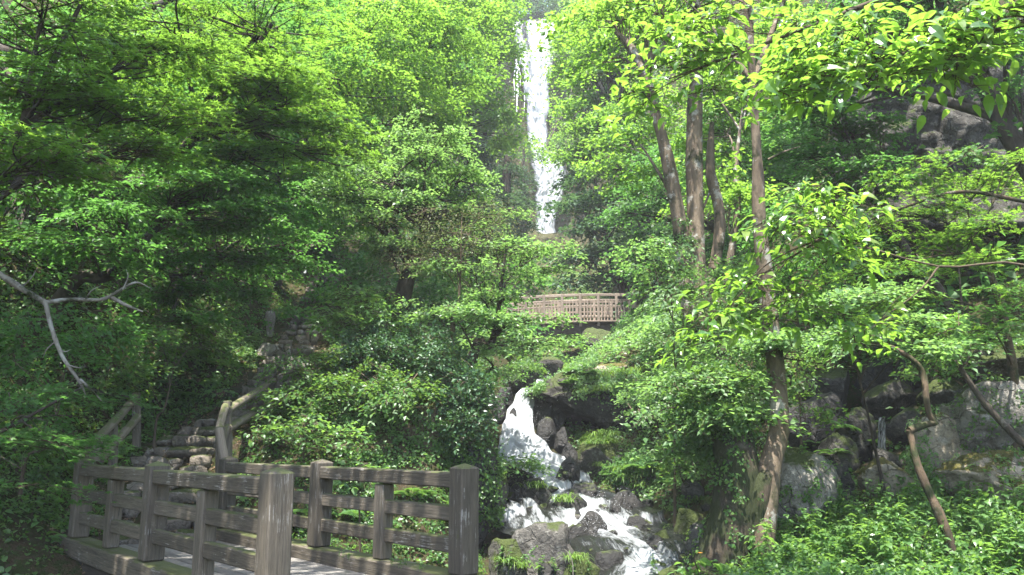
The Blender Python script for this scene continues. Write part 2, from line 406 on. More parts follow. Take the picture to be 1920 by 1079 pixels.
def terrain_z(x, y):
    x = np.atleast_1d(np.asarray(x, dtype=float)); y = np.atleast_1d(np.asarray(y, dtype=float))
    i = np.clip(np.searchsorted(SY, y) - 1, 0, len(SY)-2)
    f = np.clip((y - SY[i])/(SY[i+1]-SY[i]), 0, 1)
    nx = SXX[i]*(1-f)[:, None] + SXX[i+1]*f[:, None]; nz = SXZ[i]*(1-f)[:, None] + SXZ[i+1]*f[:, None]
    k = np.clip((nx < x[:, None]).sum(1) - 1, 0, nx.shape[1]-2); r = np.arange(len(x))
    g = np.clip((x - nx[r, k])/(nx[r, k+1]-nx[r, k]), 0, 1)
    z = nz[r, k]*(1-g) + nz[r, k+1]*g
    P = np.stack([x, y, z], 1)
    amp = np.clip(np.hypot(x, y-12)/40, .12, 1.2)
    z = z + vnoise(P*np.array((.45, .45, 0)), 3, 4)*amp*.9 + vnoise(P*np.array((2.1, 2.1, 0)), 5, 2)*.07
    d = np.full(len(x), 1e9); zs = np.zeros(len(x))
    for a, b in zip(STREAM[:-1], STREAM[1:]):
        ab = b[:2]-a[:2]; t = np.clip(((x-a[0])*ab[0]+(y-a[1])*ab[1])/(ab@ab), 0, 1)
        dd = np.hypot(x-(a[0]+t*ab[0]), y-(a[1]+t*ab[1])); s = a[2]+t*(b[2]-a[2])
        m = dd < d; d[m] = dd[m]; zs[m] = s[m]
    carve = zs + np.maximum(0, d-1.1)*1.0
    z = np.where(y < 14.2, np.minimum(z, np.maximum(carve, zs)), z)
    d = np.full(len(x), 1e9); zs = np.zeros(len(x))
    for a, b in zip(PATH[:-1], PATH[1:]):
        ab = b[:2]-a[:2]; t = np.clip(((x-a[0])*ab[0]+(y-a[1])*ab[1])/(ab@ab), 0, 1)
        dd = np.hypot(x-(a[0]+t*ab[0]), y-(a[1]+t*ab[1])); s = a[2]+t*(b[2]-a[2])
        m = dd < d; d[m] = dd[m]; zs[m] = s[m]
    w = np.clip((1.7-d)/.9, 0, 1); w = w*w*(3-2*w)
    return z*(1-w) + (zs-.12)*w
def tz(x, y): return float(terrain_z(x, y)[0])

def axis(segs):
    a = []
    for lo, hi, st in segs: a.append(np.arange(lo, hi, st))
    return np.concatenate(a + [[segs[-1][1]]])
gx = axis([(-42, -24, 3), (-24, -12, 1.0), (-12, 12, .22), (12, 24, 1.0), (24, 42, 3)])
gy = axis([(-12, 4, 1.5), (4, 27, .22), (27, 60, .8), (60, 84, 1.2), (84, 91, .35), (91, 120, 3)])
GX, GY = np.meshgrid(gx, gy)
GZ = terrain_z(GX.ravel(), GY.ravel())
nxg, nyg = len(gx), len(gy)
ii, jj = np.meshgrid(np.arange(nyg-1), np.arange(nxg-1), indexing='ij')
a0 = (ii*nxg + jj).ravel()
ground = link("ground", mesh_np("ground", np.stack([GX.ravel(), GY.ravel(), GZ], 1), np.stack([a0, a0+1, a0+nxg+1, a0+nxg], 1), M_GROUND, smooth=True))
props(ground, "dark earthy valley floor and hillsides under the trees", "ground", kind="structure")

# ------------------------------------------------------------------ leaves, sprays, crowns
def leaf_rhomb(w=.34, droop=.12, fold=.10):
    V = np.array([(0, 0, 0), (.42, w, fold), (1, 0, -droop), (.42, -w, fold), (.45, 0, .0)])
    return V[:4], np.array([(0, 2, 1), (0, 3, 2)])
def leaf_star():
    V, F = [], []
    for ang, L in ((0, 1.0), (46, .92), (-46, .92), (98, .62), (-98, .62)):
        a = R(ang); d = np.array((math.cos(a), math.sin(a))); p = np.array((-d[1], d[0]))
        c = np.array((.12, 0)); k = len(V)
        for q, z in ((c - p*.17, 0.0), (c + d*L, -.16*L), (c + p*.17, .012)): V.append((q[0], q[1], z))
        F.append((k, k+1, k+2))
    V = np.array(V); V[:, 0] += .25
    return V/1.25, np.array(F)
def leaf_lance(w=.23, droop=.40, fold=.07):
    xs = (0, .16, .42, .72, 1.0); ws = (0, w*.75, w, w*.62, 0)
    V, F = [], []
    for x, ww in zip(xs, ws):
        z = .10*math.sin(x*2.2) - droop*x*x
        V += [(x, ww, z + fold*ww/w), (x, 0, z), (x, -ww, z + fold*ww/w)]
    for i in range(4):
        a = i*3
        for l, r_ in ((0, 1), (1, 2)):
            if i == 0: F.append((a+1, a+3+r_, a+3+l))
            elif i == 3: F.append((a+l, a+r_, a+4))
            else: F += [(a+l, a+r_, a+3+r_), (a+l, a+3+r_, a+3+l)]
    return np.array(V), np.array(F)
LEAVES = {'rhomb': leaf_rhomb(), 'wide': leaf_rhomb(.44, .2, .12), 'slim': leaf_rhomb(.20, .25, .06), 'star': leaf_star(), 'lance': leaf_lance(), 'ovate': leaf_lance(.31, .3, .06)}
LEAF_AREA = {'rhomb': .34, 'wide': .44, 'slim': .2, 'star': .42, 'lance': .28, 'ovate': .38}

def rot_many(yaw, tilt, tdir, roll=None):
    """matrices: turn by yaw about Z, then tip by tilt about the horizontal axis at tdir"""
    c, s = np.cos(yaw), np.sin(yaw); z = np.zeros_like(c); o = np.ones_like(c)
    Rz = np.stack([np.stack([c, -s, z], -1), np.stack([s, c, z], -1), np.stack([z, z, o], -1)], 1)
    ux, uy = np.cos(tdir), np.sin(tdir); ct, st = np.cos(tilt), np.sin(tilt)
    Rt = np.stack([np.stack([ct+ux*ux*(1-ct), ux*uy*(1-ct), uy*st], -1),
                   np.stack([ux*uy*(1-ct), ct+uy*uy*(1-ct), -ux*st], -1),
                   np.stack([-uy*st, ux*st, ct], -1)], 1)
    return Rt @ Rz
def stamp(V, F, M, rotm, loc):
    m, n = len(loc), len(V)
    out = np.einsum('mij,nj->mni', rotm, V) + loc[:, None, :]
    return out.reshape(-1, 3), (F[None] + (np.arange(m)*n)[:, None, None]).reshape(-1, F.shape[1]), np.tile(M, m)

def make_spray(kind, n, r, size, rng, tilt=26, thick=.05, twigs=True, droop=.15):
    """a flat twig fan of n leaves, radius r; leaf faces use slot 0, twigs slot 1"""
    LV, LF = LEAVES[kind]
    nb = 7
    ang = np.concatenate([[0], np.linspace(-1.25, 1.25, nb-1)]) + rng.normal(0, .12, nb)
    st = np.concatenate([[-r*.9], rng.uniform(-r*.7, r*.35, nb-1)])
    ln = np.concatenate([[r*1.85], rng.uniform(.55, .95, nb-1)*r])
    b = rng.choice(nb, n, p=np.concatenate([[.22], np.full(nb-1, .78/(nb-1))]))
    t = rng.uniform(.15, 1.05, n)
    x = st[b] + np.cos(ang[b])*ln[b]*t; y = np.sin(ang[b])*ln[b]*t
    off = rng.normal(0, size*.55, (n, 2)); x += off[:, 0]; y += off[:, 1]
    z = rng.normal(0, thick, n) - droop*(x*x+y*y)/r
    yaw = ang[b] + rng.normal(0, .9, n)
    rm = rot_many(yaw, np.abs(rng.normal(0, R(tilt), n)), rng.uniform(0, 6.283, n))
    rm = rm*(size*rng.uniform(.65, 1.2, n))[:, None, None]
    V, F, M = stamp(LV, LF, np.zeros(len(LF), int), rm, np.stack([x, y, z], 1))
    if twigs:
        tv, tf = [], []
        for i in range(nb):
            p0 = np.array((st[i], 0, -droop*st[i]**2/r)); e = np.array((st[i]+math.cos(ang[i])*ln[i], math.sin(ang[i])*ln[i]))
            p1 = np.array((e[0], e[1], -droop*(e@e)/r)); d = (p1-p0)/np.linalg.norm(p1-p0)
            s = np.array((-d[1], d[0], 0))*.004*(2.2 if i == 0 else 1.3); u = np.array((0, 0, .005))
            k = len(tv)
            tv += [p0-s, p0+s, p0-u*1.5, p1]
            tf += [(k, k+1, k+3), (k+1, k+2, k+3), (k+2, k, k+3)]
        F = np.vstack([F, np.array(tf)+len(V)]); V = np.vstack([V, np.array(tv)]); M = np.concatenate([M, np.ones(len(tf), int)])
    return V, F, M

_RNG = np.random.default_rng(7)
def sprays(*a, k=4, **kw): return [make_spray(*a, _RNG, **kw) for _ in range(k)]
SPR = {
 'maple':  (sprays('star', 80, .52, .088, tilt=20, thick=.03), 80*.42*.088**2*.85, .52),
 'maple_m':(sprays('rhomb', 85, .60, .095, tilt=24, thick=.035), 85*.34*.095**2*.85, .60),
 'small':  (sprays('rhomb', 70, .44, .080, tilt=28, thick=.045), 70*.34*.08**2*.85, .44),
 'small_m':(sprays('rhomb', 85, .66, .125, tilt=36, thick=.09), 85*.34*.125**2*.85, .66),
 'gloss':  (sprays('rhomb', 70, .30, .070, tilt=45, thick=.10, droop=.5), 70*.34*.07**2*.85, .30),
 'far':    (sprays('wide', 90, 1.0, .17, tilt=36, thick=.16, twigs=False), 90*.44*.17**2*.85, 1.0),
 'vfar':   (sprays('wide', 90, 1.7, .27, tilt=38, thick=.3, twigs=False), 90*.44*.27**2*.85, 1.7),
 'conif':  (sprays('slim', 110, .9, .26, tilt=30, thick=.12, droop=.45, twigs=False), 110*.2*.26**2*.85, .9),
 'lance':  (sprays('lance', 18, .36, .152, tilt=24, thick=.05, k=6), 17*.28*.15**2*.85, .34),
 'ovate':  (sprays('ovate', 15, .26, .10, tilt=24, thick=.05, k=6), 15*.38*.10**2*.85, .26),
 'twig':   (sprays('slim', 60, .55, .055, tilt=50, thick=.10), 60*.2*.055**2*.85, .55),
}
TRI_COUNT = [0]
def lobe_pads(rng, c, rad, n, shell=.45, up=.25):
    d = rng.normal(size=(n, 3)); d /= np.linalg.norm(d, axis=1)[:, None]
    d[:, 2] += up; d /= np.linalg.norm(d, axis=1)[:, None]
    r = rng.uniform(0, 1, n)**shell
    r *= 1 + .22*vnoise(d*1.7 + c*.3, 9, 2)
    return c + d*r[:, None]*rad, d, r
def crown_mesh(name, lobes, kind, mats, rng, origin, lai=3.6, shell=.45, tiltf=1.0, jit=None, sc=(.75, 1.3), tier=0.0):
    jit = jit or (.17 if tier else .3)
    """lobes: (centre, radii, lai factor) -> leaf mesh; returns mesh and pad centres"""
    tmpl, area, sr = SPR[kind]
    Vs, Fs, Ms, base, pads = [], [], [], 0, []
    for c, rad, k in lobes:
        A = math.pi*rad[0]*rad[2]
        n = max(3, int(lai*k*A/area/1.06))
        P, d, r = lobe_pads(rng, c, rad, n, shell)
        if tier:
            q = P[:, 2]/tier + .5*np.sin(P[:, 0]*.7+P[:, 1]*.5); f_ = q-np.round(q); P[:, 2] -= f_*tier*.9
        pads.append(P)
        outyaw = np.arctan2(d[:, 1], d[:, 0]) + rng.normal(0, .6, n)
        tl = np.clip(np.abs(rng.normal(.20 if tier else .26, jit, n))*tiltf, 0, 1.4)
        td = outyaw + math.pi/2 + rng.normal(0, .5, n)
        s = rng.uniform(*sc, n)
        rm = rot_many(outyaw, tl, td)*s[:, None, None]
        which = rng.integers(0, len(tmpl), n)
        for q in range(len(tmpl)):
            m = which == q
            if not m.any(): continue
            V, F, M = stamp(*tmpl[q], rm[m], P[m] - origin)
            Vs.append(V); Fs.append(F+base); Ms.append(M); base += len(V)
    F = np.vstack(Fs); TRI_COUNT[0] += len(F)
    return mesh_np(name, np.vstack(Vs), F, mats, np.concatenate(Ms)), np.vstack(pads)

def L(px, py, d, rx, ry, rd=None, k=1.0):
    """a lobe of a crown: centre and half sizes as seen, depth half size in metres"""
    c = W(px, py, d); s = d/FPX*1.03
    return (c, np.array((rx*s, rd if rd else max(rx, ry)*s*.8, ry*s)), k)

def tree(name, label, base, lobes, kind, leaf, bark=B_DARK, trunk=None, r=.14, group=None, cat="tree", lai=3.6, seed=1, limbs=True, extra=(), twig=None, **kw):
    rng = np.random.default_rng(seed)
    base = np.array(base, dtype=float)
    if len(base) == 2: base = np.array((base[0], base[1], tz(*base)-.15))
    root = empty(name, base, label, cat, group)
    kw.setdefault('tier', {'maple': .55, 'maple_m': .6, 'small': .5, 'small_m': .75, 'far': 1.3}.get(kind, 0))
    me, pads = crown_mesh("crown", lobes, kind, [leaf, twig or B_TWIG], rng, base, lai, **kw)
    crown = link("crown", me, root)
    mb = MB()
    C = np.array([l[0] for l in lobes]); top = C[C[:, 2].argmax()]; mid = C.mean(0)
    if trunk is None:
        e = mid*.6 + top*.4; e[2] = top[2]
        trunk = [base, base*.8+mid*.2 + (0, 0, (mid[2]-base[2])*.15), base*.45+mid*.55 + rng.normal(0, .12, 3), e]
    tp = smooth_path(trunk, 26)
    tube(mb, tp, [r*1.55, r*1.08, r, r*.85, r*.5, r*.22], 12, 0, .22, seed)
    lm_ = []
    for ex in extra:
        m2 = MB(); tube(m2, smooth_path(ex[0], 18), ex[1], 9, 0, .2, seed+3); lm_.append(m2)
    if limbs:
        for c, rad, k in lobes:
            j = int(np.argmin(np.linalg.norm(tp[6:] - (c - (0, 0, rad[2]*.8)), axis=1))) + 6
            q = min(j, 25); s0 = tp[max(4, q-3)]
            m1 = s0*.5 + c*.5 + rng.normal(0, .12, 3)*np.linalg.norm(c-s0)*.5; m1[2] += .05*np.linalg.norm(c-s0)
            lp = smooth_path([s0, m1, c], 10)
            rr = max(.012, r*.42*min(1, .4+.5*np.mean(rad)))
            tube(mb, lp, [rr, rr*.6, rr*.25], 6, 0, .15, seed)
            near = pads[np.linalg.norm((pads-c)/rad, axis=1) < 1.1]
            for p in near[rng.permutation(len(near))[:min(len(near), 16)]]:
                a = lp[rng.integers(4, 10)]
                mm = a*.5+p*.5 + rng.normal(0, .06, 3); mm[2] -= .04
                tube(mb, smooth_path([a, mm, p], 6), [rr*.34, rr*.2, .004], 4, 0, cap=False)
    TRI_COUNT[0] += sum(len(f) for f in mb.F)
    tk = link("trunk", mb.mesh("trunk", bark, True, base), root)
    for m2 in lm_: link("limb", m2.mesh("limb", bark, True, base), tk)
    return root

# ------------------------------------------------------------------ trees of the left hillside
GL = "maples on the left hillside"
tree("maple_tree", "bright maple overhanging the upper left corner, nearest the viewer", (-9.2, 10.5),
     [L(60,300,9.5,190,70), L(230,225,10.5,170,60), L(110,150,10,200,70), L(330,250,11,110,35), L(20,390,9,110,30), L(300,90,11,170,60),
      L(80,20,10.5,220,70), L(250,300,10.5,130,40)],
     'maple', L_MAPLE, r=.13, group=GL, seed=11, lai=3.2)
tree("maple_tree", "bright yellow-green maple arching above the middle of the left hillside", (-9.3, 17),
     [L(430,130,14,200,55), L(560,220,15,130,55), L(520,50,15,190,50), L(400,230,14.5,170,50), L(630,240,15.5,80,30), L(600,300,15,90,40), L(480,300,15,110,35),
      L(330,20,14,160,45), L(520,160,14.5,120,40)], 'maple', L_MAPLE, r=.16, group=GL, seed=12, lai=3.0,
     extra=[([W(330,5,14.5), W(420,40,14.6), W(520,75,15)], [.035,.025,.01])])
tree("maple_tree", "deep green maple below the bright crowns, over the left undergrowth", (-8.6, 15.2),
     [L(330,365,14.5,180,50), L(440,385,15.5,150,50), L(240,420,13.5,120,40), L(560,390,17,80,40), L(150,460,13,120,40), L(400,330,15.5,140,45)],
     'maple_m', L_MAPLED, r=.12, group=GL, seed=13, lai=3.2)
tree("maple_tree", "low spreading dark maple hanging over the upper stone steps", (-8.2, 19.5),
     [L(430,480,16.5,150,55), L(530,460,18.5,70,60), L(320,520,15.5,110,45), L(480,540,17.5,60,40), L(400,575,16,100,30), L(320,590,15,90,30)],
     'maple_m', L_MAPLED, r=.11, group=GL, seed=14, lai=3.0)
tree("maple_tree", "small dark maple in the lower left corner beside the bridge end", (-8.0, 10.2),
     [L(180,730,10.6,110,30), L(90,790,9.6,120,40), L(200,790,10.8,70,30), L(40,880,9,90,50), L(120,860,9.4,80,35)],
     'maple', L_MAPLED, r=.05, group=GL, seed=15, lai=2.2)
tree("maple_tree", "tall light maple behind the left crowns, reaching towards the waterfall", (-9.5, 27),
     [L(660,60,24,190,80), L(730,170,25,130,60), L(640,150,22,140,50), L(800,90,28,140,70), L(770,240,27,120,50), L(690,260,24,110,40), L(860,170,30,90,50), L(780,20,27,160,50)],
     'small_m', L_MAPLE, r=.22, group=GL, seed=16, lai=3.3)
tree("maple_tree", "far light maple touching the waterfall's edge from the left", (-6.5, 44),
     [L(880,60,42,100,60), L(920,130,44,70,50), L(900,200,43,80,50), L(850,10,42,130,50), L(950,250,46,45,40), L(900,10,43,70,40)],
     'far', L_MAPLE, r=.25, group=GL, seed=17, lai=3.3)
tree("broadleaf_tree", "dark tree with a straight trunk filling the gap above the steps", (-7.3, 24.5),
     [L(590,240,22,120,45), L(520,330,21,120,60), L(680,330,24,60,40), L(480,240,20,120,60), L(640,430,26,60,60,None,.7)], 'small_m', L_MAPLED, r=.26, seed=18, lai=2.6)
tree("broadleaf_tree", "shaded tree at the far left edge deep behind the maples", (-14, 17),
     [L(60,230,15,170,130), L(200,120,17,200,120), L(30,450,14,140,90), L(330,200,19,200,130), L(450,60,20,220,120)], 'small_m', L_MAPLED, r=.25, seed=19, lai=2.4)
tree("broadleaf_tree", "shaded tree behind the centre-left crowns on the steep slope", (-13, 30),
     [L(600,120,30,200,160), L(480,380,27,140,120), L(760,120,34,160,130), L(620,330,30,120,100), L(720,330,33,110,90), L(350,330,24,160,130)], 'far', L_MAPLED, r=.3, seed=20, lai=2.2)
for i, (px, d, top, bot, wpx, lab) in enumerate([
   (880, 46, 200, 460, 62, "dark cedar standing just left of the waterfall's middle"),
   (950, 54, 250, 450, 46, "slim dark cedar close against the lower waterfall"),
   (820, 44, 180, 430, 66, "dark cedar rising behind the twiggy centre tree"),
   (915, 62, 120, 360, 50, "far cedar below the lip of the waterfall"),
   (982, 72, 290, 470, 28, "narrow cedar against the foot of the waterfall")]):
    lob = []
    for k in range(7):
        t = k/6; yy = top + (bot-top)*t
        lob.append(L(px + (-1)**k*wpx*.12, yy, d, wpx*(.28+.72*t), (bot-top)/9, None, 1.1))
    bx = W(px, bot, d); base = np.array((bx[0], d, min(bx[2]-1, tz(bx[0], d)-.3)))
    tree("cedar_tree", lab, base, lob, 'conif', L_CONIF, r=.3, group="cedars left of the waterfall", seed=30+i, lai=3.3, limbs=False,
         trunk=[base, W(px, (top+bot)/2, d), W(px, top-20, d)])
tree("broadleaf_tree", "ivy-hung tree with a dark leaning trunk on the mossy knoll", W(755,650,17),
     [L(740,330,17,110,55), L(800,275,17,80,45), L(690,400,17,90,45), L(860,340,17.6,80,45), L(790,390,16.8,90,40), L(650,360,17,70,40), L(720,460,16.8,80,35), L(900,400,17.8,80,35)],
     'small', L_PALE, B_DARK, r=.17, seed=40, lai=2.6,
     trunk=[W(755,660,17), W(752,580,17), W(768,510,17), W(792,450,17), W(800,400,17)],
     extra=[([W(775,500,17), W(740,430,16.9), W(722,395,16.8), W(748,325,16.8), W(790,290,16.9)], [.07,.05,.035,.02,.01]),
            ([W(790,460,17), W(815,410,16.9), W(800,370,16.8)], [.04,.03,.012])])
tree("twiggy_tree", "pale half-bare sapling with fine twigs before the ivy-hung knoll tree", W(850,650,16.4),
     [L(830,430,16.2,110,40), L(900,400,16.4,90,25), L(780,480,16.2,80,35), L(860,470,16.2,100,30)], 'twig', L_DRY, B_GREY, r=.04, seed=41, lai=.45)
tree("broadleaf_tree", "pale layered tree spreading in front of the upper bridge", W(880,690,16.6),
     [L(930,455,16.6,110,24), L(1010,480,16.8,70,20), L(890,525,16.3,130,24), L(950,548,16.5,70,18), L(940,615,16.2,110,20), L(850,590,16,100,26), L(1000,600,16.4,60,16), L(1020,505,16.8,45,12), L(1000,655,16.2,90,14), L(1050,634,16.6,40,10)],
     'small', L_PALE, B_DARK, r=.09, seed=42, lai=2.7, tiltf=.8)
tree("shrub", "shrub with pale leaf pads reaching over the top of the cascade", W(880,740,18.4),
     [L(930,690,18.2,75,16), L(880,665,17.8,70,25), L(960,680,18.6,45,12)], 'small', L_PALE, B_DARK, r=.04, seed=43, lai=2.4, cat="shrub")

tree("added_shade_tree", "dark-trunked tree in the shade at the left edge whose crown closes overhead", (-10.2, 12.0),  # crown hangs out of view, put in to darken the bridge and left bank
     [(np.array((-6.5,6.6,10.)), np.array((3.6,3.4,1.5)), 1.), (np.array((-2.9,5.4,10.6)), np.array((3.0,2.8,1.3)), 1.), (np.array((-9.2,9.2,10.)), np.array((3.4,3.,1.6)), 1.2),
      (np.array((-5.4,8.8,11.5)), np.array((2.6,2.2,1.2)), 1.), (np.array((-12.5,7.5,9.5)), np.array((3.4,3.2,1.6)), 1.)],
     'far', L_MAPLED, B_DARK, r=.2, seed=67, lai=3.0)
# ------------------------------------------------------------------ trees of the right bank
GR = "trees on the right slope"
bA = np.array((3.75, 15.6, tz(3.75, 15.6)-.2))
tree("broadleaf_tree", "grey double-trunked tree standing right of the upper bridge", bA,
     [L(1150,40,17,100,45), L(1250,-10,16,140,50), L(1360,-30,16,150,50), L(1120,120,18,60,30), L(1250,330,17,60,25,None,.7), L(1200,270,17,60,20,None,.6), L(1330,330,17.5,50,25,None,.7)],
     'small_m', L_MAPLE, B_GREY, r=.165, group=GR, seed=50, lai=3.0,
     trunk=[bA, W(1310,700,15.8), W(1292,580,15.9), W(1278,440,16), W(1245,270,16), W(1218,170,16), W(1210,40,16)],
     extra=[([W(1318,640,15.8), W(1305,440,16.1), W(1302,240,16.3), W(1308,120,16.5), W(1320,20,16.5)], [.2,.17,.17,.14,.08]),
            ([W(1218,170,16), W(1190,100,16.2), W(1155,60,16.4)], [.12,.09,.05]),
            ([W(1310,640,16.2), W(1350,430,16.6), W(1332,320,16.8), W(1335,230,17)], [.12,.12,.11,.05])])
bB = np.array((3.25, 11.4, tz(3.25, 11.4)-.2))
tree("broadleaf_tree", "tall tree with a mossy curved lower trunk and patchy grey bark", bB,
     [L(1400,-120,12,260,90), L(1550,-160,13,220,80), L(1300,-60,13,120,50)], 'small_m', L_MAPLE, B_GREY, r=.128, group=GR, seed=51, lai=1.6,
     trunk=[bB, W(1440,890,11.6), W(1462,800,11.8), W(1455,700,12), W(1440,560,12), W(1424,420,12), W(1420,300,12), W(1412,160,12), W(1405,-40,12)],
     extra=[([W(1440,300,12), W(1470,285,12), W(1500,275,12.1)], [.02,.015,.006])])
bC = np.array((2.85, 11.7, tz(2.85, 11.7)-.2))
tree("old_stump_tree", "thick dark mossy trunk hung with creepers beside the stream", bC,
     [L(1340,700,11.8,110,30), L(1290,760,12,80,30), L(1370,770,11.5,90,35), L(1300,830,12,60,30), L(1230,745,12.4,60,22)], 'small', L_PALE, B_MOSS, r=.30, group=GR, seed=52, lai=2.6,
     trunk=[bC, W(1385,930,11.7), W(1375,840,11.8), W(1360,740,11.9), W(1352,650,12)],
     extra=[([bC + (.35,-.1,.1), W(1425,930,11.5), W(1450,870,11.6)], [.22,.16,.08])])
tree("broadleaf_tree", "slender grey sapling trunk between the two big right-hand trees", (5.8, 22.5),
     [L(1350,250,24,90,80), L(1400,130,24,100,80), L(1370,380,23,90,50), L(1330,160,25,80,70), L(1480,80,24,120,80)], 'small_m', L_MAPLE, B_GREY, r=.10, group=GR, seed=53, lai=3.0,
     trunk=[(5.8,22.5,tz(5.8,22.5)), W(1382,400,22.5), W(1380,320,22.6), W(1392,200,23)])
rb = np.array((8.6, 6.2, tz(8.6, 6.2)-.2))
BIG = "large-leaved boughs reaching in from the right"
tree("large_leaved_tree", "large-leaved bough, sunlit, sweeping across the top right corner", rb,
     [L(1560,120,7.2,170,45), L(1720,90,7,150,45), L(1860,40,6.8,110,50), L(1480,170,7.4,90,35), L(1650,130,7,110,40), L(1580,60,7.2,120,35), L(1800,110,6.9,90,35), (rb+np.array((.3,.3,6.4)), np.array((1.6,1.6,1.2)), .35)],
     'lance', L_BROAD, B_TWIG, r=.04, seed=54, lai=2.6, tiltf=.8, cat="tree",
     trunk=[rb+(0,.1,3.0), W(2080,60,6.5), W(1960,40,6.6), W(1800,70,6.9), W(1600,130,7.1)],
     extra=[([rb, rb+(-.1,.1,1.6), rb+(0,.1,3.2), rb+(.2,.2,4.8), rb+(.3,.3,6.6)], [.15,.11,.095,.07,.02])])
rb2 = np.array((7.4, 9.4, tz(7.4, 9.4)-.2))
tree("large_leaved_tree", "large-leaved tree in front of the grey trunks at top centre-right", rb2,
     [L(1300,115,9,110,40), L(1205,185,9.2,80,28), L(1350,45,9,120,30), L(1330,175,9,60,22), L(1260,40,9.2,80,25), L(1470,60,9,80,22), L(1240,135,9.4,70,30), (rb2+np.array((.2,.3,8.0)), np.array((1.7,1.7,1.3)), .35)],
     'lance', L_BROAD, B_TWIG, r=.036, seed=55, lai=1.7, tiltf=.8,
     trunk=[rb2+(0,0,4.4), W(2060,-60,9.3), W(1900,-80,9.2), W(1700,-20,9.1), W(1440,80,9), W(1250,150,9.1)],
     extra=[([rb2, rb2+(.1,0,2), rb2+(0,0,4.4), rb2+(.1,.2,6.4), rb2+(.2,.3,8.2)], [.16,.12,.10,.07,.02])])
rb3 = np.array((6.6, 9.0, tz(6.6, 9.0)-.1))
tree("large_leaved_sapling", "leafy bough with big pale green leaves reaching before the curved trunk", rb3,
     [L(1540,390,8.6,120,45), L(1480,440,8.7,90,40), L(1430,540,8.8,110,40), L(1350,590,9,90,30), L(1560,480,8.8,100,40), L(1480,600,8.8,130,30), L(1620,620,8.8,90,25), L(1330,640,9,60,20)],
     'lance', L_BROAD, B_TWIG, r=.014, seed=56, lai=1.9, tiltf=.8, cat="sapling",
     trunk=[rb3, rb3+(0,0,1.5), W(1960,520,8.9), W(1760,500,8.8), W(1600,455,8.8), W(1500,420,8.7)])
tree("maple_tree", "mid-green maple in front of the right rock wall", (9.0, 16.3),
     [L(1580,240,16,110,38), L(1520,290,16.4,100,38), L(1630,300,15.8,110,32), L(1540,190,16.5,110,35), L(1650,230,15.8,50,25), L(1600,350,15.6,110,30)], 'maple_m', L_MAPLED, B_DARK, r=.10, seed=57, lai=2.8, group=GR)
tree("maple_tree", "layered maple spreading along the right edge above the boulders", (8.0, 13.5),
     [L(1800,340,13,140,35), L(1700,400,13.5,140,30), L(1860,420,12.5,110,40), L(1750,470,13,150,35), L(1640,440,14,110,30), L(1860,520,12,110,40), L(1720,540,12.6,130,35), L(1620,520,13,100,35), L(1850,610,12,110,35), L(1880,320,13,90,40)],
     'maple', L_MAPLE, B_TAN, r=.07, seed=58, lai=2.2, group=GR,
     trunk=[(8.0,13.5,tz(8.0,13.5)), W(1900,700,13.2), W(1860,520,13), W(1800,420,13)],
     extra=[([W(1930,380,12.6), W(1800,360,12.8), W(1680,395,13.2), W(1590,430,13.6)], [.035,.03,.022,.01])])
tree("maple_tree", "low sunlit maple pads above the dark boulder recess", (5.9, 13.4),
     [L(1600,560,12.2,120,30), L(1500,640,12,110,25), L(1680,610,12,110,22), L(1560,620,11.8,120,24), L(1450,600,12.4,90,28), L(1740,640,12,80,22), L(1400,660,12.4,90,25)],
     'small', L_PALE, B_DARK, r=.025, seed=59, lai=3.2, tiltf=.7, group=GR)
tree("broadleaf_tree", "dark backing tree high in the top right corner", (11.5, 15.2),
     [L(1640,50,15.5,150,70), L(1800,40,15,170,60), L(1520,140,16,110,70), L(1900,190,14.6,45,60,None,.8), L(1750,-60,15,230,60), L(1680,150,15.6,60,45,None,.8), L(1880,90,14.6,80,40)], 'small_m', L_MAPLED, B_DARK, r=.28, seed=60, lai=2.6, group=GR)
tree("broadleaf_tree", "light green tree on the slope just right of the waterfall top", (6.8, 40),
     [L(1110,40,40,70,60), L(1150,130,40,90,60), L(1080,130,42,40,60), L(1190,230,37,100,60), L(1110,220,40,70,50), L(1090,290,40,60,35), L(1160,310,36,90,45), L(1200,60,38,110,80)],
     'far', L_MAPLE, B_DARK, r=.3, seed=61, lai=3.6, group=GR)
tree("broadleaf_tree", "dark bushy tree right of the lower waterfall above the upper bridge", (5.2, 37),
     [L(1095,390,38,55,60), L(1140,440,37,80,60), L(1100,500,37,60,45), L(1180,500,36,80,45), L(1220,430,34,80,60), L(1080,330,40,35,40)],
     'far', L_CONIF, B_DARK, r=.22, seed=62, lai=3.6, group=GR)
tree("broadleaf_tree", "mid-green tree behind the double trunk on the right slope", (7.6, 29),
     [L(1230,370,28,80,50), L(1180,400,28,60,35), L(1280,300,29,80,60), L(1420,280,28,130,90), L(1350,480,26,90,60), L(1230,480,27,70,45), L(1480,330,26,100,90), L(1540,420,24,120,70)],
     'small_m', L_MAPLED, B_DARK, r=.2, seed=63, lai=3.0, group=GR)
tree("broadleaf_tree", "far tree crowning the cliff left of the waterfall lip", (-4.5, 93),
     [L(930,20,90,60,60), L(880,60,88,80,70), L(945,70,89,25,30)], 'vfar', L_CONIF, B_DARK, r=.3, seed=64, lai=3.5, group="trees on the cliff top")
tree("broadleaf_tree", "far bluish trees closing the gap above the waterfall", (3.5, 112),
     [L(1010,-10,112,70,30), L(1060,10,105,50,30), L(970,0,110,50,25)], 'vfar', L_CONIF, B_DARK, r=.3, seed=65, lai=4, group="trees on the cliff top")
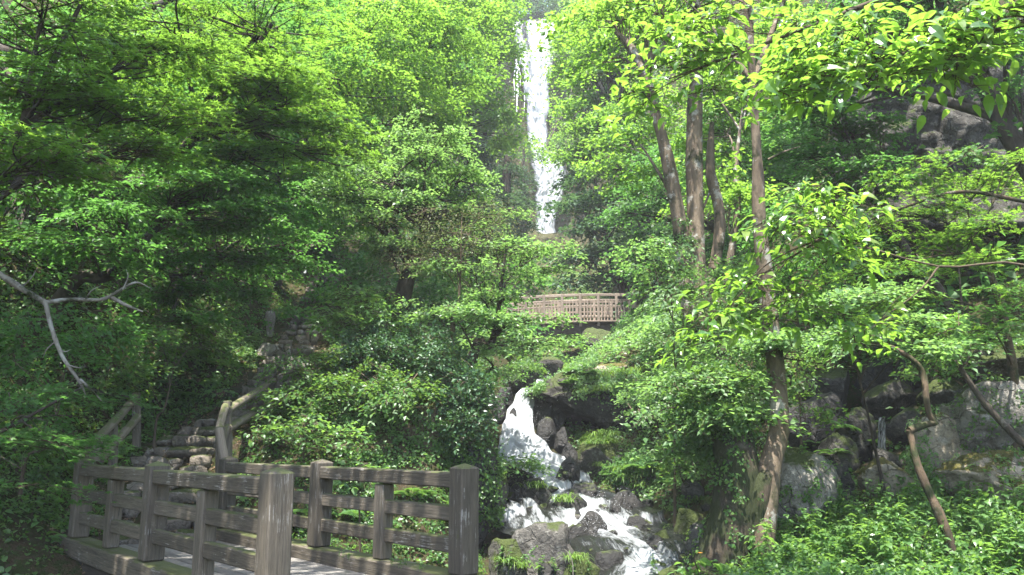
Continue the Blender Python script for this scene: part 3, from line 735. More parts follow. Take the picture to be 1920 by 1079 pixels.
tree("broadleaf_tree", "far tree leaning in at the right of the waterfall lip", (8.5, 91),
     [L(1075,40,88,35,40), L(1110,60,84,60,70), L(1060,100,87,22,50), L(1062,200,86,28,60), L(1070,262,80,35,45), L(1016,290,76,28,14), L(1048,296,76,24,12)], 'vfar', L_MAPLE, B_DARK, r=.3, seed=66, lai=3.5, group="trees on the cliff top")
print("TREES tris", TRI_COUNT[0])

# ------------------------------------------------------------------ wooden footbridge
def box_mesh(name, lx, ly, lz, bev=.012, mat=None, rough=.004, seed=0, segs=6, cap=0.0):
    """a timber along local X, chamfered edges and slightly uneven faces; cap: pyramid height at the +X end"""
    xs = np.concatenate([[0, bev], np.linspace(bev, lx-bev, segs)[1:-1], [lx-bev, lx]])
    hy, hz = ly/2, lz/2
    ring = np.array([(-hy+bev, -hz), (hy-bev, -hz), (hy, -hz+bev), (hy, hz-bev), (hy-bev, hz), (-hy+bev, hz), (-hy, hz-bev), (-hy, -hz+bev)])
    V, F = [], []
    for k, x in enumerate(xs):
        f = 1.0 if 0 < k < len(xs)-1 else 1-bev*2/min(ly, lz)
        for p in ring: V.append((x, p[0]*f, p[1]*f))
    V = np.array(V); n = len(ring)
    V += rough*np.stack([np.zeros(len(V)), vnoise(V*4+seed, seed, 2), vnoise(V*4+seed+9, seed, 2)], 1)
    for k in range(len(xs)-1):
        for j in range(n): F.append((k*n+j, k*n+(j+1) % n, (k+1)*n+(j+1) % n, (k+1)*n+j))
    F = [(a, b, c) for a, b, c, d in F] + [(a, c, d) for a, b, c, d in F]
    V = np.vstack([V, [(0, 0, 0), (lx+cap, 0, 0)]]); e = len(V)
    for j in range(n):
        F.append(((j+1) % n, j, e-2)); F.append(((len(xs)-1)*n+j, (len(xs)-1)*n+(j+1) % n, e-1))
    return mesh_np(name, V, np.array(F), mat)

def frame(p0, p1, up=(0, 0, 1)):
    x = Vector(p1)-Vector(p0); x.normalize(); u = Vector(up)
    if abs(x.dot(u)) > .98: u = Vector((0, 1, 0))
    y = u.cross(x).normalized(); z = x.cross(y)
    return Matrix(((x.x, y.x, z.x, p0[0]), (x.y, y.y, z.y, p0[1]), (x.z, y.z, z.z, p0[2]), (0, 0, 0, 1)))
_tseed = [0]
def timber(name, p0, p1, w, h, mat, parent, up=(0, 0, 1), bev=.012, cap=0.0, rough=.004):
    _tseed[0] += 1
    ln = (Vector(p1)-Vector(p0)).length
    o = link(name, box_mesh(name, ln, w, h, bev, mat, rough, _tseed[0], max(5, int(ln/.25)), cap), parent)
    inv = Matrix.Translation(parent.location).inverted() if parent is not None else Matrix()
    o.matrix_local = inv @ frame(p0, p1, up)
    return o

U = np.array((-.652, .758)); Vv = np.array((.758, .652))     # along and across the bridge
B0 = np.array((-1.90, 6.87))                                  # near left post
HW = 1.92
def BP(s, t, z): p = B0 + U*s + Vv*t; return (p[0], p[1], z)
bridge = empty("wooden_footbridge", BP(3, HW/2, 0), "weathered dark wooden footbridge with square-posted railings in the foreground", "bridge")
SPAN = 2.9
KT, PT = .15, 1.17
for t, side in ((0, -1), (HW, 1)):
    timber("kerb_beam", BP(-.5, t, .035), BP(6.25, t, .035), .27, .23, W_DARK, bridge, bev=.015)
    off = 0 if side < 0 else .22
    posts = [off, off+SPAN*1.0, off+SPAN*2.0]
    if side > 0: posts = [.02, 2.86, 5.72]
    else: posts = [0, 2.9, 5.8]
    for s in posts:
        timber("post", BP(s, t, .153), BP(s, t, PT-.03), .215, .215, W_DARK, bridge, up=(U[0], U[1], 0), bev=.016, cap=.035)
    for a, b in zip(posts[:-1], posts[1:]):
        m = (a+b)/2
        timber("middle_post", BP(m, t, .153), BP(m, t, PT-.235), .15, .17, W_DARK, bridge, up=(U[0], U[1], 0))
        timber("top_rail", BP(a+.10, t, PT-.155), BP(b-.10, t, PT-.155), .17, .145, W_DARK, bridge)
        for zz in (.70, .405):
            timber("rail", BP(a+.10, t, zz), BP(m-.07, t, zz), .085, .145, W_DARK, bridge)
            timber("rail", BP(m+.07, t, zz), BP(b-.10, t, zz), .085, .145, W_DARK, bridge)
    timber("edge_girder", BP(-.4, t-side*.03, -.26), BP(6.3, t-side*.03, -.26), .20, .34, W_BLACK, bridge)
npl = 10; pw = (HW-.29)/npl
rng0 = random.Random(4)
for i in range(npl):
    t = .145 + pw*(i+.5)
    c0 = -.55; cut = 2.1 + (i % 3)*1.1
    for a, b in ((c0, cut-.004), (cut+.004, 6.3)):
        timber("deck_plank", BP(a, t, -.022+rng0.uniform(-.003, .003)), BP(b, t, -.022+rng0.uniform(-.003, .003)), pw-.012, .045, W_DECK, bridge, bev=.006, rough=.002)
for s in (.6, 3.0, 5.4):
    timber("cross_beam", BP(s, .08, -.15), BP(s, HW-.08, -.15), .16, .16, W_BLACK, bridge)

# ------------------------------------------------------------------ log handrails by the steps
def log(name, p0, p1, r, parent, mat=W_LOG):
    mb = MB(); ln = float(np.linalg.norm(np.array(p1)-np.array(p0)))
    xs = np.linspace(0, ln, 7)
    tube(mb, np.stack([xs, .012*np.sin(xs*2+ln*7), .012*np.cos(xs*1.7)], 1), [r*1.04, r, r*.95], 12, 0, .10, int(ln*100) % 50)
    o = link(name, mb.mesh(name, mat, True), parent)
    o.matrix_local = Matrix.Translation(parent.location).inverted() @ frame(p0, p1)
    return o
rr = empty("log_handrail", W(420,880,12.7), "round-log handrail climbing right beside the lower stone steps", "handrail")
timber("post", W(414,900,12.7), W(414,800,12.7), .13, .13, W_DARK, rr, up=(0,1,0))
timber("post", W(427,870,13.7), W(427,752,13.7), .12, .12, W_DARK, rr, up=(0,1,0))
timber("post", W(512,800,16.3), W(512,712,16.3), .12, .12, W_DARK, rr, up=(0,1,0))
log("rail", W(424,895,12.45), W(411,805,12.65), .068, rr)
log("rail", W(412,925,12.5), W(412,855,12.6), .055, rr)
log("rail", W(411,812,12.75), W(423,762,13.65), .062, rr)
log("rail", W(414,850,12.75), W(426,800,13.65), .055, rr)
log("rail", W(426,772,13.62), W(512,714,16.2), .065, rr)
log("rail", W(427,806,13.62), W(506,757,16.2), .065, rr)
rl = empty("log_handrail", W(170,880,11.9), "round-log handrail on the dark left side of the lower steps", "handrail")
timber("post", W(172,900,11.8), W(170,826,11.8), .12, .12, W_DARK, rl, up=(0,1,0))
timber("post", W(212,885,12.6), W(212,796,12.6), .11, .11, W_DARK, rl, up=(0,1,0))
timber("post", W(256,840,13.9), W(256,736,13.9), .11, .11, W_DARK, rl, up=(0,1,0))
log("rail", W(178,870,11.75), W(184,826,11.9), .07, rl)
log("rail", W(178,832,11.85), W(254,744,13.8), .065, rl)
log("rail", W(188,862,11.8), W(213,832,12.5), .065, rl)
log("rail", W(214,834,12.55), W(257,781,13.8), .065, rl)
ru = empty("log_handrail", W(607,575,25), "short dark handrail beside the uppermost visible steps", "handrail")
timber("post", W(607,590,25), W(605,520,25), .16, .16, W_BLACK, ru, up=(0,1,0))
timber("post", W(612,585,26), W(612,525,26), .14, .14, W_BLACK, ru, up=(0,1,0))
log("rail", W(600,512,24.6), W(614,552,25), .09, ru, W_BLACK)
log("rail", W(597,530,24.6), W(606,560,24.9), .09, ru, W_BLACK)
rm_ = empty("log_handrail", W(578,660,20.6), "stubby wooden posts edging the upper flight of steps", "handrail")
timber("post", W(578,665,20.6), W(578,618,20.6), .11, .11, W_DARK, rm_, up=(0,1,0))
timber("post", W(592,660,21.4), W(592,622,21.4), .10, .10, W_DARK, rm_, up=(0,1,0))
log("rail", W(579,640,20.6), W(593,628,21.4), .05, rm_)
mk = empty("trail_marker", W(572,540,25.5), "small white trail marker on a thin stake by the upper steps", "sign")
timber("stake", W(572,545,25.5), W(572,512,25.5), .03, .03, W_BLACK, mk, up=(0,1,0))
def plain(name, col, rough=.5):
    m, nt, out = nmat(name); p = N(nt, "ShaderNodeBsdfPrincipled")
    n = noise_n(nt, 9, 4, .6); c = mixc(nt, n, tuple(x*.8 for x in col), col)
    nt.links.new(c, p.inputs["Base Color"]); p.inputs["Roughness"].default_value = rough
    nt.links.new(p.outputs[0], out.inputs[0]); return m
timber("plate", W(572,513,25.46), W(572,500,25.46), .075, .05, plain("white_paint", (.75, .76, .74)), mk, up=(0,1,0), bev=.01)

# ------------------------------------------------------------------ rocks
import bmesh
def ico(sub):
    bm = bmesh.new(); bmesh.ops.create_icosphere(bm, subdivisions=sub, radius=1)
    V = np.array([v.co[:] for v in bm.verts]); F = np.array([[v.index for v in f.verts] for f in bm.faces]); bm.free()
    return V, F
ICO = {2: ico(2), 3: ico(3), 4: ico(4), 5: ico(5)}
def rock_mesh(name, rad, mat, seed, sub=4, cuts=9, rough=.34, lo=.45, boxy=1.0):
    rng = np.random.default_rng(seed)
    V, F = ICO[sub]; V = V.copy()
    if boxy != 1: V = np.sign(V)*np.abs(V)**boxy; V *= .86
    V *= (1 + .20*vnoise(V*1.2, seed, 2))[:, None]
    for _ in range(cuts):
        n = rng.normal(size=3); n /= np.linalg.norm(n); d = rng.uniform(lo, .92)
        k = np.maximum(0, V@n - d); V -= n*(k*.93)[:, None]
    P = V*np.array(rad)
    s = 1/max(.25, min(rad))
    P += V*(np.mean(rad)*rough*(.5*vnoise(P*s*1.5+seed, seed+1, 5) + .4*(1-2*np.abs(vnoise(P*s*2.4, seed+2, 5)))-.15))[:, None]
    return mesh_np(name, P, F, mat, smooth=True), len(F)
def boulder(label, px, py, d, w, h, mat, seed, name="boulder", cat="boulder", group=None, dr=.8, rz=0.0, sub=None, sink=.12, **kw):
    top = W(px, py-h/2, d); bot = W(px, py+h/2, d); rx = w/2*d/FPX*1.06
    g = tz(top[0], d)
    if mat is K_WET: top = top + np.array((0, 0, .07))
    zb = min(bot[2], g) - sink
    hz = (top[2]-zb)/2
    sub = sub or (5 if w > 200 else 4 if w > 60 else 3)
    me, n = rock_mesh(name, (rx, rx*dr, max(hz, .05)), mat, seed, sub, **kw); TRI_COUNT[0] += n
    o = link(name, me, None, (top[0], d, top[2]-hz)); o.rotation_euler = (0, 0, rz)
    return props(o, label, cat, group)
BL = [
 ("large grey angular boulder between the near bridge post and the cascade", 1012,1020,13.2,112,120,K_GREY,101),
 ("dark wet stone capped with sedge at the foot of the cascade", 1000,922,16.7,78,36,K_WET,102),
 ("narrow dark stone topped with trailing sedge in mid-stream", 1064,950,16.0,66,46,K_WET,103),
 ("rounded dark wet boulder right of the cascade foot", 1100,918,17.0,64,34,K_WET,104),
 ("dark stone with water streaming over it halfway down the cascade", 1062,884,17.9,56,40,K_WET,105),
 ("flat dark slab dividing the stream on the right", 1188,950,15.9,84,40,K_WET,106),
 ("small black wet stone below the flat slab", 1193,980,15.0,44,30,K_WET,107),
 ("round moss-covered stone at the right edge of the stream", 1241,1000,14.0,46,34,K_MOSSY,108),
 ("flat dark stone under the round mossy one", 1230,1020,13.7,56,22,K_WET,109),
 ("mossy grey boulder left of the creeper-hung trunk", 1292,972,14.2,56,56,K_MOSSY,110),
 ("big grey lichen-spotted boulder at the base of the creeper-hung trunk", 1338,1015,12.9,104,90,K_GREY,111),
 ("upright grey stone with grass at its foot above the stream", 1298,918,15.4,40,44,K_GREY,112),
 ("dark angular stone tucked behind the mossy grey boulder", 1340,940,14.8,46,30,K_DARK,113),
 ("tall grass-topped mossy boulder right of the cascade", 1112,850,18.6,96,90,K_MOSSY,114),
 ("low mossy boulder with ferns beside the grass-topped one", 1190,895,17.4,100,60,K_MOSSY,115),
 ("brown-green mossy boulder under the overhanging slab", 1222,872,17.6,60,40,K_MOSSY,116),
 ("black wet stone on the right lip of the cascade", 1056,822,19.1,32,28,K_WET,117),
 ("shiny black stone in the right side of the cascade", 1064,852,18.7,36,26,K_WET,118),
 ("dark boulder left of the cascade foot", 962,893,17.2,66,64,K_WET,119),
 ("mossy boulder half hidden behind the near bridge post", 930,905,16.2,44,64,K_MOSSY,120),
 ("dark stone beside the top of the cascade", 944,748,20.9,50,46,K_WET,121),
 ("black stone on the upper left flank of the cascade", 926,778,20.2,44,62,K_WET,122),
 ("big dark rounded boulder above the cascade", 968,706,22.2,120,50,K_DARK,123),
 ("dark boulder at the mouth of the cascade under the leaves", 1030,690,23.4,60,46,K_DARK,124),
 ("small dark stone parting the fall near its top", 961,779,20.0,16,16,K_WET,125),
 ("dark stone in the foam at mid-cascade", 1018,888,17.9,26,24,K_WET,126),
 ("humped wet stone under the sheet of water on the right", 1108,985,14.9,60,30,K_WET,127),
 ("broad wet stone in the lower stream", 1075,1000,14.5,70,26,K_WET,128),
 ("mossy stone at the bottom edge below the grey angular boulder", 1092,1056,12.2,70,34,K_MOSSY,129),
 ("flat dark stone in the water at the bottom edge", 1142,1046,12.7,60,22,K_WET,130),
 ("grassy mossy stone at the bottom edge of the stream", 1240,1066,12.0,80,26,K_MOSSY,131),
 ("pale triangular boulder right of the curved trunk", 1490,905,12.7,140,120,K_PALE,132),
 ("low green mossy boulder behind the pale triangular one", 1522,868,13.6,74,44,K_MOSSY,133),
 ("wet black rock below the trickle", 1570,895,13.6,80,46,K_WET,134),
 ("dark grey boulder in the middle of the right recess", 1604,800,15.4,84,80,K_DARK,135),
 ("leaning mossy dark boulder in the right recess", 1570,845,14.8,76,70,K_DARK,136),
 ("black boulder at the back left of the right recess", 1520,800,16.4,120,120,K_WET,137),
 ("flat overhanging slab above the right recess", 1655,725,16.4,96,34,K_DARK,138),
 ("grey boulder above the overhanging slab", 1632,682,17.2,70,46,K_DARK,139),
 ("dark boulder above the mossy recess on the left", 1545,705,17.4,130,80,K_DARK,140),
 ("small grey boulder at the top of the right recess", 1690,690,17.0,60,50,K_DARK,141),
 ("grey boulder right of the trickle", 1692,790,15.2,60,80,K_DARK,142),
 ("bluish wet stone at the foot of the trickle", 1655,855,14.4,60,34,K_GREY,143),
 ("tan mossy boulder behind the crooked trunk", 1672,900,13.5,110,70,K_TAN,144),
 ("huge sunlit boulder at the right edge", 1855,800,13.8,220,180,K_PALE,145),
 ("broad mossy rock below the huge sunlit boulder", 1850,905,12.9,240,110,K_TAN,146),
 ("yellow-mossed rock face behind the crooked trunk", 1755,850,13.7,110,150,K_TAN,147),
 ("mossy ledge above the huge sunlit boulder", 1860,680,15.6,230,90,K_MOSSY,148),
 ("dark boulder on the ledge right of the crooked branch", 1760,740,15.6,110,70,K_MOSSY,149),
 ("pale rock outcrop left of the upper steps", 504,658,19.6,46,30,K_PALE,150),
 ("slim pale rock lying against the upper steps", 542,672,19.4,22,36,K_PALE,151),
 ("pale upright rock above the outcrop by the steps", 508,595,21.2,20,46,K_PALE,152),
 ("brown rock face on the knoll behind the bridge", 700,790,15.6,170,170,K_TANM,153),
 ("mossy rock bulge on the knoll right of the brown face", 800,800,15.2,120,150,K_TANM,154),
 ("dark rock at the foot of the knoll beside the stream", 880,860,15.2,90,90,K_DARK,155),
 ("sunlit pale rock in the grassy bank below the upper bridge", 1145,692,21.5,60,26,K_TAN,156),
 ("small sunlit rock lower in the grassy bank", 1168,722,20.6,36,24,K_PALE,157),
 ("great sloping slab whose dark underside overhangs right of the cascade", 1120,755,20.4,270,100,K_DARK,158),
 ("steep dark rock wall flanking the cascade on its right", 1035,770,20.3,80,110,K_DARK,159),
 ("mossy stone at the bottom edge between bridge post and grey boulder", 948,1045,12.6,84,90,K_MOSSY,161),
 ("black wet rock pressed against the right side of the chute", 1020,812,19.5,44,60,K_WET,162),
 ("dark wet stone at the bottom of the stream below the grey boulder", 1040,1070,12.3,60,40,K_WET,164),
 ("dark rock under the upper bridge abutment", 1150,640,30,120,60,K_DARK,160),
]
for lab, px, py, d, w, h, mat, sd in BL:
    boulder(lab, px, py, d, w, h, mat, sd, rz=(sd*37 % 60-30)*.01)
rs = np.random.default_rng(5)
stone_me = [rock_mesh("stone", (1, .8, .62), m, 300+k, 3)[0] for k, m in enumerate((K_WET, K_WET, K_DARK, K_GREY, K_MOSSY))]
for k in range(70):
    t = rs.uniform(0, 1); px = np.interp(t, [0, .4, 1], [1010, 1150, 1240]) + rs.normal(0, 75); py = 900+170*t+rs.normal(0, 14)
    if px < 940 or (1010-60 < px < 1010+60 and 960 < py): continue
    d = np.interp(py, [880, 935, 990, 1070], [17.8, 16.6, 14.9, 12.3])
    p = W(px, py, d); s = rs.uniform(.06, .17)
    o = link("stream_stone", stone_me[rs.integers(0, 5)], None, p - (0, 0, s*.2)); o.scale = (s, s, s*rs.uniform(.8, 1.2)); o.rotation_euler = (0, 0, rs.uniform(0, 6))
    props(o, "small wet stone strewn along the bed or edge of the stream", "stone", "small stones in the stream")
for k, (px, py, d) in enumerate([(1165,845,18.4),(1178,858,18.2),(1188,850,18.3),(1172,868,18),(1196,862,18.1),(1160,860,18.1),(1184,872,17.9)]):
    p = W(px, py, d); s = .07+.03*(k % 3)
    o = link("stream_stone", stone_me[3], None, (p[0], p[1], p[2])); o.scale = (s, s, s)
    props(o, "small pale stone heaped between the mossy boulders", "stone", "pale rubble between mossy boulders")

# coursed rock face, upper right
def cliff(name, label, px0, px1, py0, py1, d, mat, seed, bulge=.5):
    n, m = max(90, int((px1-px0)/5)), 60
    u = np.linspace(px0, px1, n); v = np.linspace(py1, py0, m)
    P = np.array([[W(a, b, d) for a in u] for b in v]).reshape(-1, 3)
    q = P*np.array((1.3, 0, 2.6)) + np.stack([1.1*vnoise(P*.8, seed+5, 3), 0*P[:, 0], 1.3*vnoise(P*.7, seed+6, 3)], 1); q[:, 0] += .5*np.floor(q[:, 2])
    cell = np.floor(q); fr = q-cell
    h = vnoise(cell*3.7, seed, 1)
    edge = np.minimum(np.minimum(fr[:, 0], 1-fr[:, 0])*1.5, np.minimum(fr[:, 2], 1-fr[:, 2]))
    P[:, 1] += -.20*h - .07*np.clip(edge*7, 0, 1) + 1.6*bulge*vnoise(P*.35, seed, 4) + .22*vnoise(P*1.9, seed+1, 5) + .45*np.maximum(0, (P[:, 2]-P[:, 2].min())/(np.ptp(P[:, 2])))
    P[:, 2] += .05*vnoise(P*1.5, seed+2, 2)
    back = P.copy(); back[:, 1] += 2.5
    i, j = np.meshgrid(np.arange(m-1), np.arange(n-1), indexing='ij'); a = (i*n+j).ravel()
    F = np.stack([a, a+1, a+n+1, a+n], 1); o = m*n
    Fb = np.stack([a+o, a+n+o, a+n+1+o, a+1+o], 1)
    rim = np.concatenate([np.arange(n), np.arange(1, m)*n+n-1, (m-1)*n+np.arange(n-2, -1, -1), np.arange(m-2, 0, -1)*n]); r2 = np.roll(rim, -1)
    Fr = np.stack([rim+o, r2+o, r2, rim], 1)
    return props(link(name, mesh_np(name, np.vstack([P, back]), np.vstack([F, Fb, Fr]), mat, smooth=True)), label, "cliff")
cliff("rock_cliff", "shaded grey coursed rock face behind the leaves at upper right", 1650, 2500, 40, 420, 17.6, K_CLIFF, 71)
cliff("rock_cliff", "wet rock wall behind the tall waterfall", 900, 1120, 34, 480, 89.0, K_DARK, 72, 1.2)

# ------------------------------------------------------------------ stone steps
steps = empty("stone_steps", (-4.95, 12.0, 0), "flight of rough mossy stone steps climbing from the bridge end up the left bank", "steps")
steps2 = empty("stone_steps", (-5.4, 20.8, 3.9), "upper flight of worn stone steps seen through the gap in the leaves", "steps")
steps3 = empty("stone_steps", (-6.0, 25.4, 6), "highest dim flight of steps below the dark gap in the trees", "steps")
seg = np.concatenate([[0], np.cumsum(np.linalg.norm(np.diff(PATH, axis=0), axis=1))])
def on_path(z):
    return np.array([np.interp(z, PATH[:, 2], PATH[:, k]) for k in range(3)])
rst = np.random.default_rng(21)
def step_row(z, parent, wide, rise=.17, k=0):
    c = on_path(z); c2 = on_path(z+.2); t = c2[:2]-c[:2]; t /= np.linalg.norm(t)
    side = np.array((t[1], -t[0])); nst = rst.integers(3, 6)
    cuts = np.sort(np.concatenate([[-.5, .5], rst.uniform(-.38, .38, nst-1)]))
    yaw = math.atan2(side[1], side[0])
    for a, b in zip(cuts[:-1], cuts[1:]):
        w = (b-a)*wide
        if w < .12: continue
        m = c[:2] + side*((a+b)/2*wide) + t*rst.uniform(-.04, .06)
        dep = rst.uniform(.42, .58)
        me, n = rock_mesh("step_stone", (w/2*1.10, dep/2*1.1, rise*.72), K_STEP, int(rst.integers(1, 9999)), 3 if parent is steps else 2, 5, .16, .72, .42)
        TRI_COUNT[0] += n
        o = link("step_stone", me, parent)
        o.location = Vector((m[0], m[1], z-rise*.62+rst.uniform(-.025, .02))) - Vector(parent.location)
        o.rotation_euler = (rst.normal(0, .05), rst.normal(0, .05), yaw+rst.normal(0, .06))
z = .12
while z < 3.4: step_row(z, steps, 1.3 if z < 1.6 else 1.0); z += .17
z = 3.55
while z < 4.9: step_row(z, steps2, .95); z += .18
z = 5.6
while z < 7.2: step_row(z, steps3, .95); z += .2

# ------------------------------------------------------------------ water
def water_mat(name, white=(.46, .485, .50), sharp=.10):
    m, nt, out = nmat(name)
    uv = N(nt, "ShaderNodeUVMap"); at = N(nt, "ShaderNodeAttribute"); at.attribute_name = "foam"
    s1 = noise_n(nt, 1, 6, .7, uv.outputs[0], (8, 1.3, 1)); s2 = noise_n(nt, 1, 6, .75, uv.outputs[0], (34, 5, 1))
    f = math_(nt, 'ADD', math_(nt, 'MULTIPLY', s1, .65), math_(nt, 'MULTIPLY', s2, .62))
    f = math_(nt, 'ADD', f, math_(nt, 'SUBTRACT', at.outputs["Fac"], .62))
    mk = ramp(nt, f, [(.5-sharp, (0, 0, 0)), (.5+sharp, (1, 1, 1))]).outputs[0]
    p = N(nt, "ShaderNodeBsdfPrincipled"); p.inputs["Base Color"].default_value = (.012, .013, .010, 1)
    p.inputs["Roughness"].default_value = .07; p.inputs["Specular IOR Level"].default_value = .6
    w = N(nt, "ShaderNodeBsdfPrincipled"); w.inputs["Roughness"].default_value = .55
    w.inputs["Base Color"].default_value = (*white, 1)
    tr = N(nt, "ShaderNodeBsdfTranslucent"); tr.inputs[0].default_value = (*white, 1)
    wm = N(nt, "ShaderNodeMixShader"); wm.inputs[0].default_value = .25
    nt.links.new(w.outputs[0], wm.inputs[1]); nt.links.new(tr.outputs[0], wm.inputs[2])
    mx = N(nt, "ShaderNodeMixShader"); nt.links.new(mk, mx.inputs[0])
    nt.links.new(p.outputs[0], mx.inputs[1]); nt.links.new(wm.outputs[0], mx.inputs[2])
    bp = N(nt, "ShaderNodeBump"); bp.inputs["Strength"].default_value = 1.0; bp.inputs["Distance"].default_value = .09
    nt.links.new(math_(nt, 'ADD', s1, math_(nt, 'MULTIPLY', s2, .5)), bp.inputs["Height"])
    nt.links.new(bp.outputs[0], p.inputs["Normal"]); nt.links.new(bp.outputs[0], w.inputs["Normal"])
    nt.links.new(mx.outputs[0], out.inputs[0])
    return m
M_WATER = water_mat("stream_water", sharp=.15)
M_FALL = water_mat("fall_water", (.52, .55, .58), .20)
def water_sheet(name, rows, na, nl, mat, amp, foam_fn, seed, uvs=1.0, ragged=.0, stair=0):
    """rows: (px left, px right, py left, py right, depth left, depth right)"""
    A = np.array([W(r[0], r[2], r[4]) for r in rows]); B = np.array([W(r[1], r[3], r[5]) for r in rows])
    A = smooth_path(A, nl); B = smooth_path(B, nl)
    v = np.concatenate([[0], np.cumsum(np.linalg.norm(np.diff((A+B)/2, axis=0), axis=1))])
    rg = ragged*vnoise(np.stack([v*.9, v*0, v*0], 1), seed+3, 3)[:, None]; rg2 = ragged*vnoise(np.stack([v*.9, v*0+7, v*0], 1), seed+4, 3)[:, None]
    D = B-A; A2 = A + D*rg; B2 = B + D*rg2
    s = np.linspace(0, 1, na)
    P = A2[:, None]*(1-s)[None, :, None] + B2[:, None]*s[None, :, None]
    wd = np.linalg.norm(B-A, axis=1)
    u = (s[None, :]-.5)*wd[:, None]; vv = np.repeat(v[:, None], na, 1)
    dz = np.gradient((A+B)[:, 2]/2)/np.maximum(1e-6, np.gradient(v)); steep = np.clip(-dz, 0, 1)
    q = np.stack([u*3.2, vv*.9, 0*u], -1).reshape(-1, 3); q2 = np.stack([u*8, vv*3.0, 0*u], -1).reshape(-1, 3)
    h = (vnoise(q, seed, 3) + .5*vnoise(q2, seed+1, 3)).reshape(nl, na)
    edge = np.clip(np.minimum(s, 1-s)*8, 0, 1)[None, :]
    if stair:
        Z = P[:, :, 2]; off = .42*vnoise(np.stack([u*2.6, vv*.35, 0*u], -1).reshape(-1, 3), seed+6, 3).reshape(nl, na)
        zz = (Z + off)/stair; fl_ = np.floor(zz); fr_ = np.clip((zz-fl_-.15)/.30, 0, 1); fr_ = fr_*fr_*(3-2*fr_)
        P[:, :, 2] = Z*.5 + .5*((fl_+fr_)*stair - off)
        steepxy = np.clip(-np.gradient(P[:, :, 2], axis=0)/np.maximum(1e-6, np.gradient(v))[:, None], 0, 2)
    P[:, :, 2] += amp*h*edge - .10*amp*(1-edge)*6
    P[:, :, 1] -= amp*h*edge*steep[:, None]*1.2
    foam = foam_fn(u, vv, np.clip(steepxy*.6 + .5*steep[:, None], 0, 1) if stair else np.repeat(steep[:, None], na, 1), h, np.repeat(s[None], nl, 0))
    i, j = np.meshgrid(np.arange(nl-1), np.arange(na-1), indexing='ij'); a = (i*na+j).ravel()
    F = np.stack([a, a+1, a+na+1, a+na], 1); TRI_COUNT[0] += 2*len(F)
    return link(name, mesh_np(name, P.reshape(-1, 3), F, mat, smooth=True, uv=np.stack([u.ravel(), vv.ravel()], 1)*np.asarray(uvs), attrs={"foam": foam.ravel()}))
ROWS = [(1035,1062,700,698,25.0,25.0),(1012,1030,712,708,23.0,23.0),(1000,1018,724,722,21.5,21.5),(972,1008,738,734,20.8,20.7),(953,1000,768,766,20.2,20.1),(942,1000,800,798,19.7,19.6),
        (936,1014,828,824,19.2,19.2),(934,1042,852,846,18.7,18.8),(942,1078,882,872,18.1,18.3),(950,1106,908,896,17.5,17.8),(936,1130,930,920,16.9,17.1),(924,1200,944,936,16.3,16.4),
        (926,1236,968,958,15.75,15.6),(932,1262,1000,984,15.2,15.0),(985,1290,1016,1006,14.5,14.2),(1040,1330,1040,1030,13.5,13.2),(1060,1345,1078,1065,12.5,12.2),(960,1300,1150,1120,11.2,11.0),(700,1000,1230,1200,10.0,9.6)]
def foam1(u, v, steep, h, s):
    up = np.clip((9.2-v)/1.5, 0, 1)                       # the chute above, the broken stream below
    sc = .46 + .16*np.sin((v-9)*.55); cur = np.exp(-((s-sc)/.17)**2)
    base = up*(.30 + .55*np.clip(steep*1.5, 0, 1) + .22*h) + (1-up)*(.06 + .47*cur + .16*np.clip((.36-s)/.1, 0, 1)*np.clip((12.5-v)/1.5, 0, 1) + .40*np.clip(steep*1.3, 0, 1) + .26*h)
    return base - .25*np.clip((np.abs(s-.5)-.40)/.1, 0, 1)
wt = water_sheet("stream_water", ROWS, 76, 280, M_WATER, .07, foam1, 81, stair=.34)
props(wt, "white cascading stream tumbling over dark rocks right of the bridge", "stream", kind="structure")
FR = [(962,1048,40,36,88.1,88.1),(966,1042,70,66,87.4,87.4),(974,1036,110,108,86.7,86.7),(982,1033,160,160,86.1,86.1),(987,1029,210,210,85.6,85.6),(991,1027,260,260,85.1,85.1),
      (994,1031,290,288,84.7,84.7),(1000,1064,318,310,84.3,84.2),(1003,1062,345,340,84.0,84.0),(1004,1050,382,380,83.7,83.7),(1005,1042,424,424,83.4,83.4),(1004,1060,470,470,82.6,82.6)]
fl = water_sheet("waterfall", FR, 60, 260, M_FALL, .22, lambda u, v, st, h, s: .64 + .16*h - .34*np.clip((np.abs(s-.5)-.34)/.16, 0, 1) - .50*np.exp(-((s-.27)/.06)**2)*np.clip((4.5-v)/3, 0, 1) - .16*np.exp(-((s-.28)/.10)**2)*np.clip((12-v)/4, 0, 1), 82, (.55, .06), .12)
props(fl, "tall narrow white waterfall dropping through the gap in the trees", "waterfall", kind="thing")
strands = empty("waterfall_strands", W(975, 280, 87), "thin white strands of water trickling left of the main waterfall", "waterfall")
rw = np.random.default_rng(6)
for k in range(11):
    px = rw.uniform(966, 988); y0 = rw.uniform(45, 120); y1 = y0+rw.uniform(60, 150); d0 = np.interp(y0, [40, 300], [88, 85])-.25; d1 = np.interp(y1, [40, 300], [88, 85])-.25
    n = 16; ys = np.linspace(y0, y1, n); xs = px + np.cumsum(rw.normal(0, .5, n)); wd = rw.uniform(1.0, 2.2)*np.clip(1-np.abs(np.linspace(-1, 1, n))**4, .15, 1)
    mb = MB(); pts = [W(a, b, np.interp(b, [40, 300], [87.9, 84.9])) for a, b in zip(xs, ys)]
    tube(mb, np.array(pts), wd*.5*86/FPX, 5)
    me = mb.mesh("water_strand", plain("strand_foam", (.84, .86, .88)) if k == 0 else bpy.data.materials["strand_foam"], True, strands.location)
    link("water_strand", me, strands)
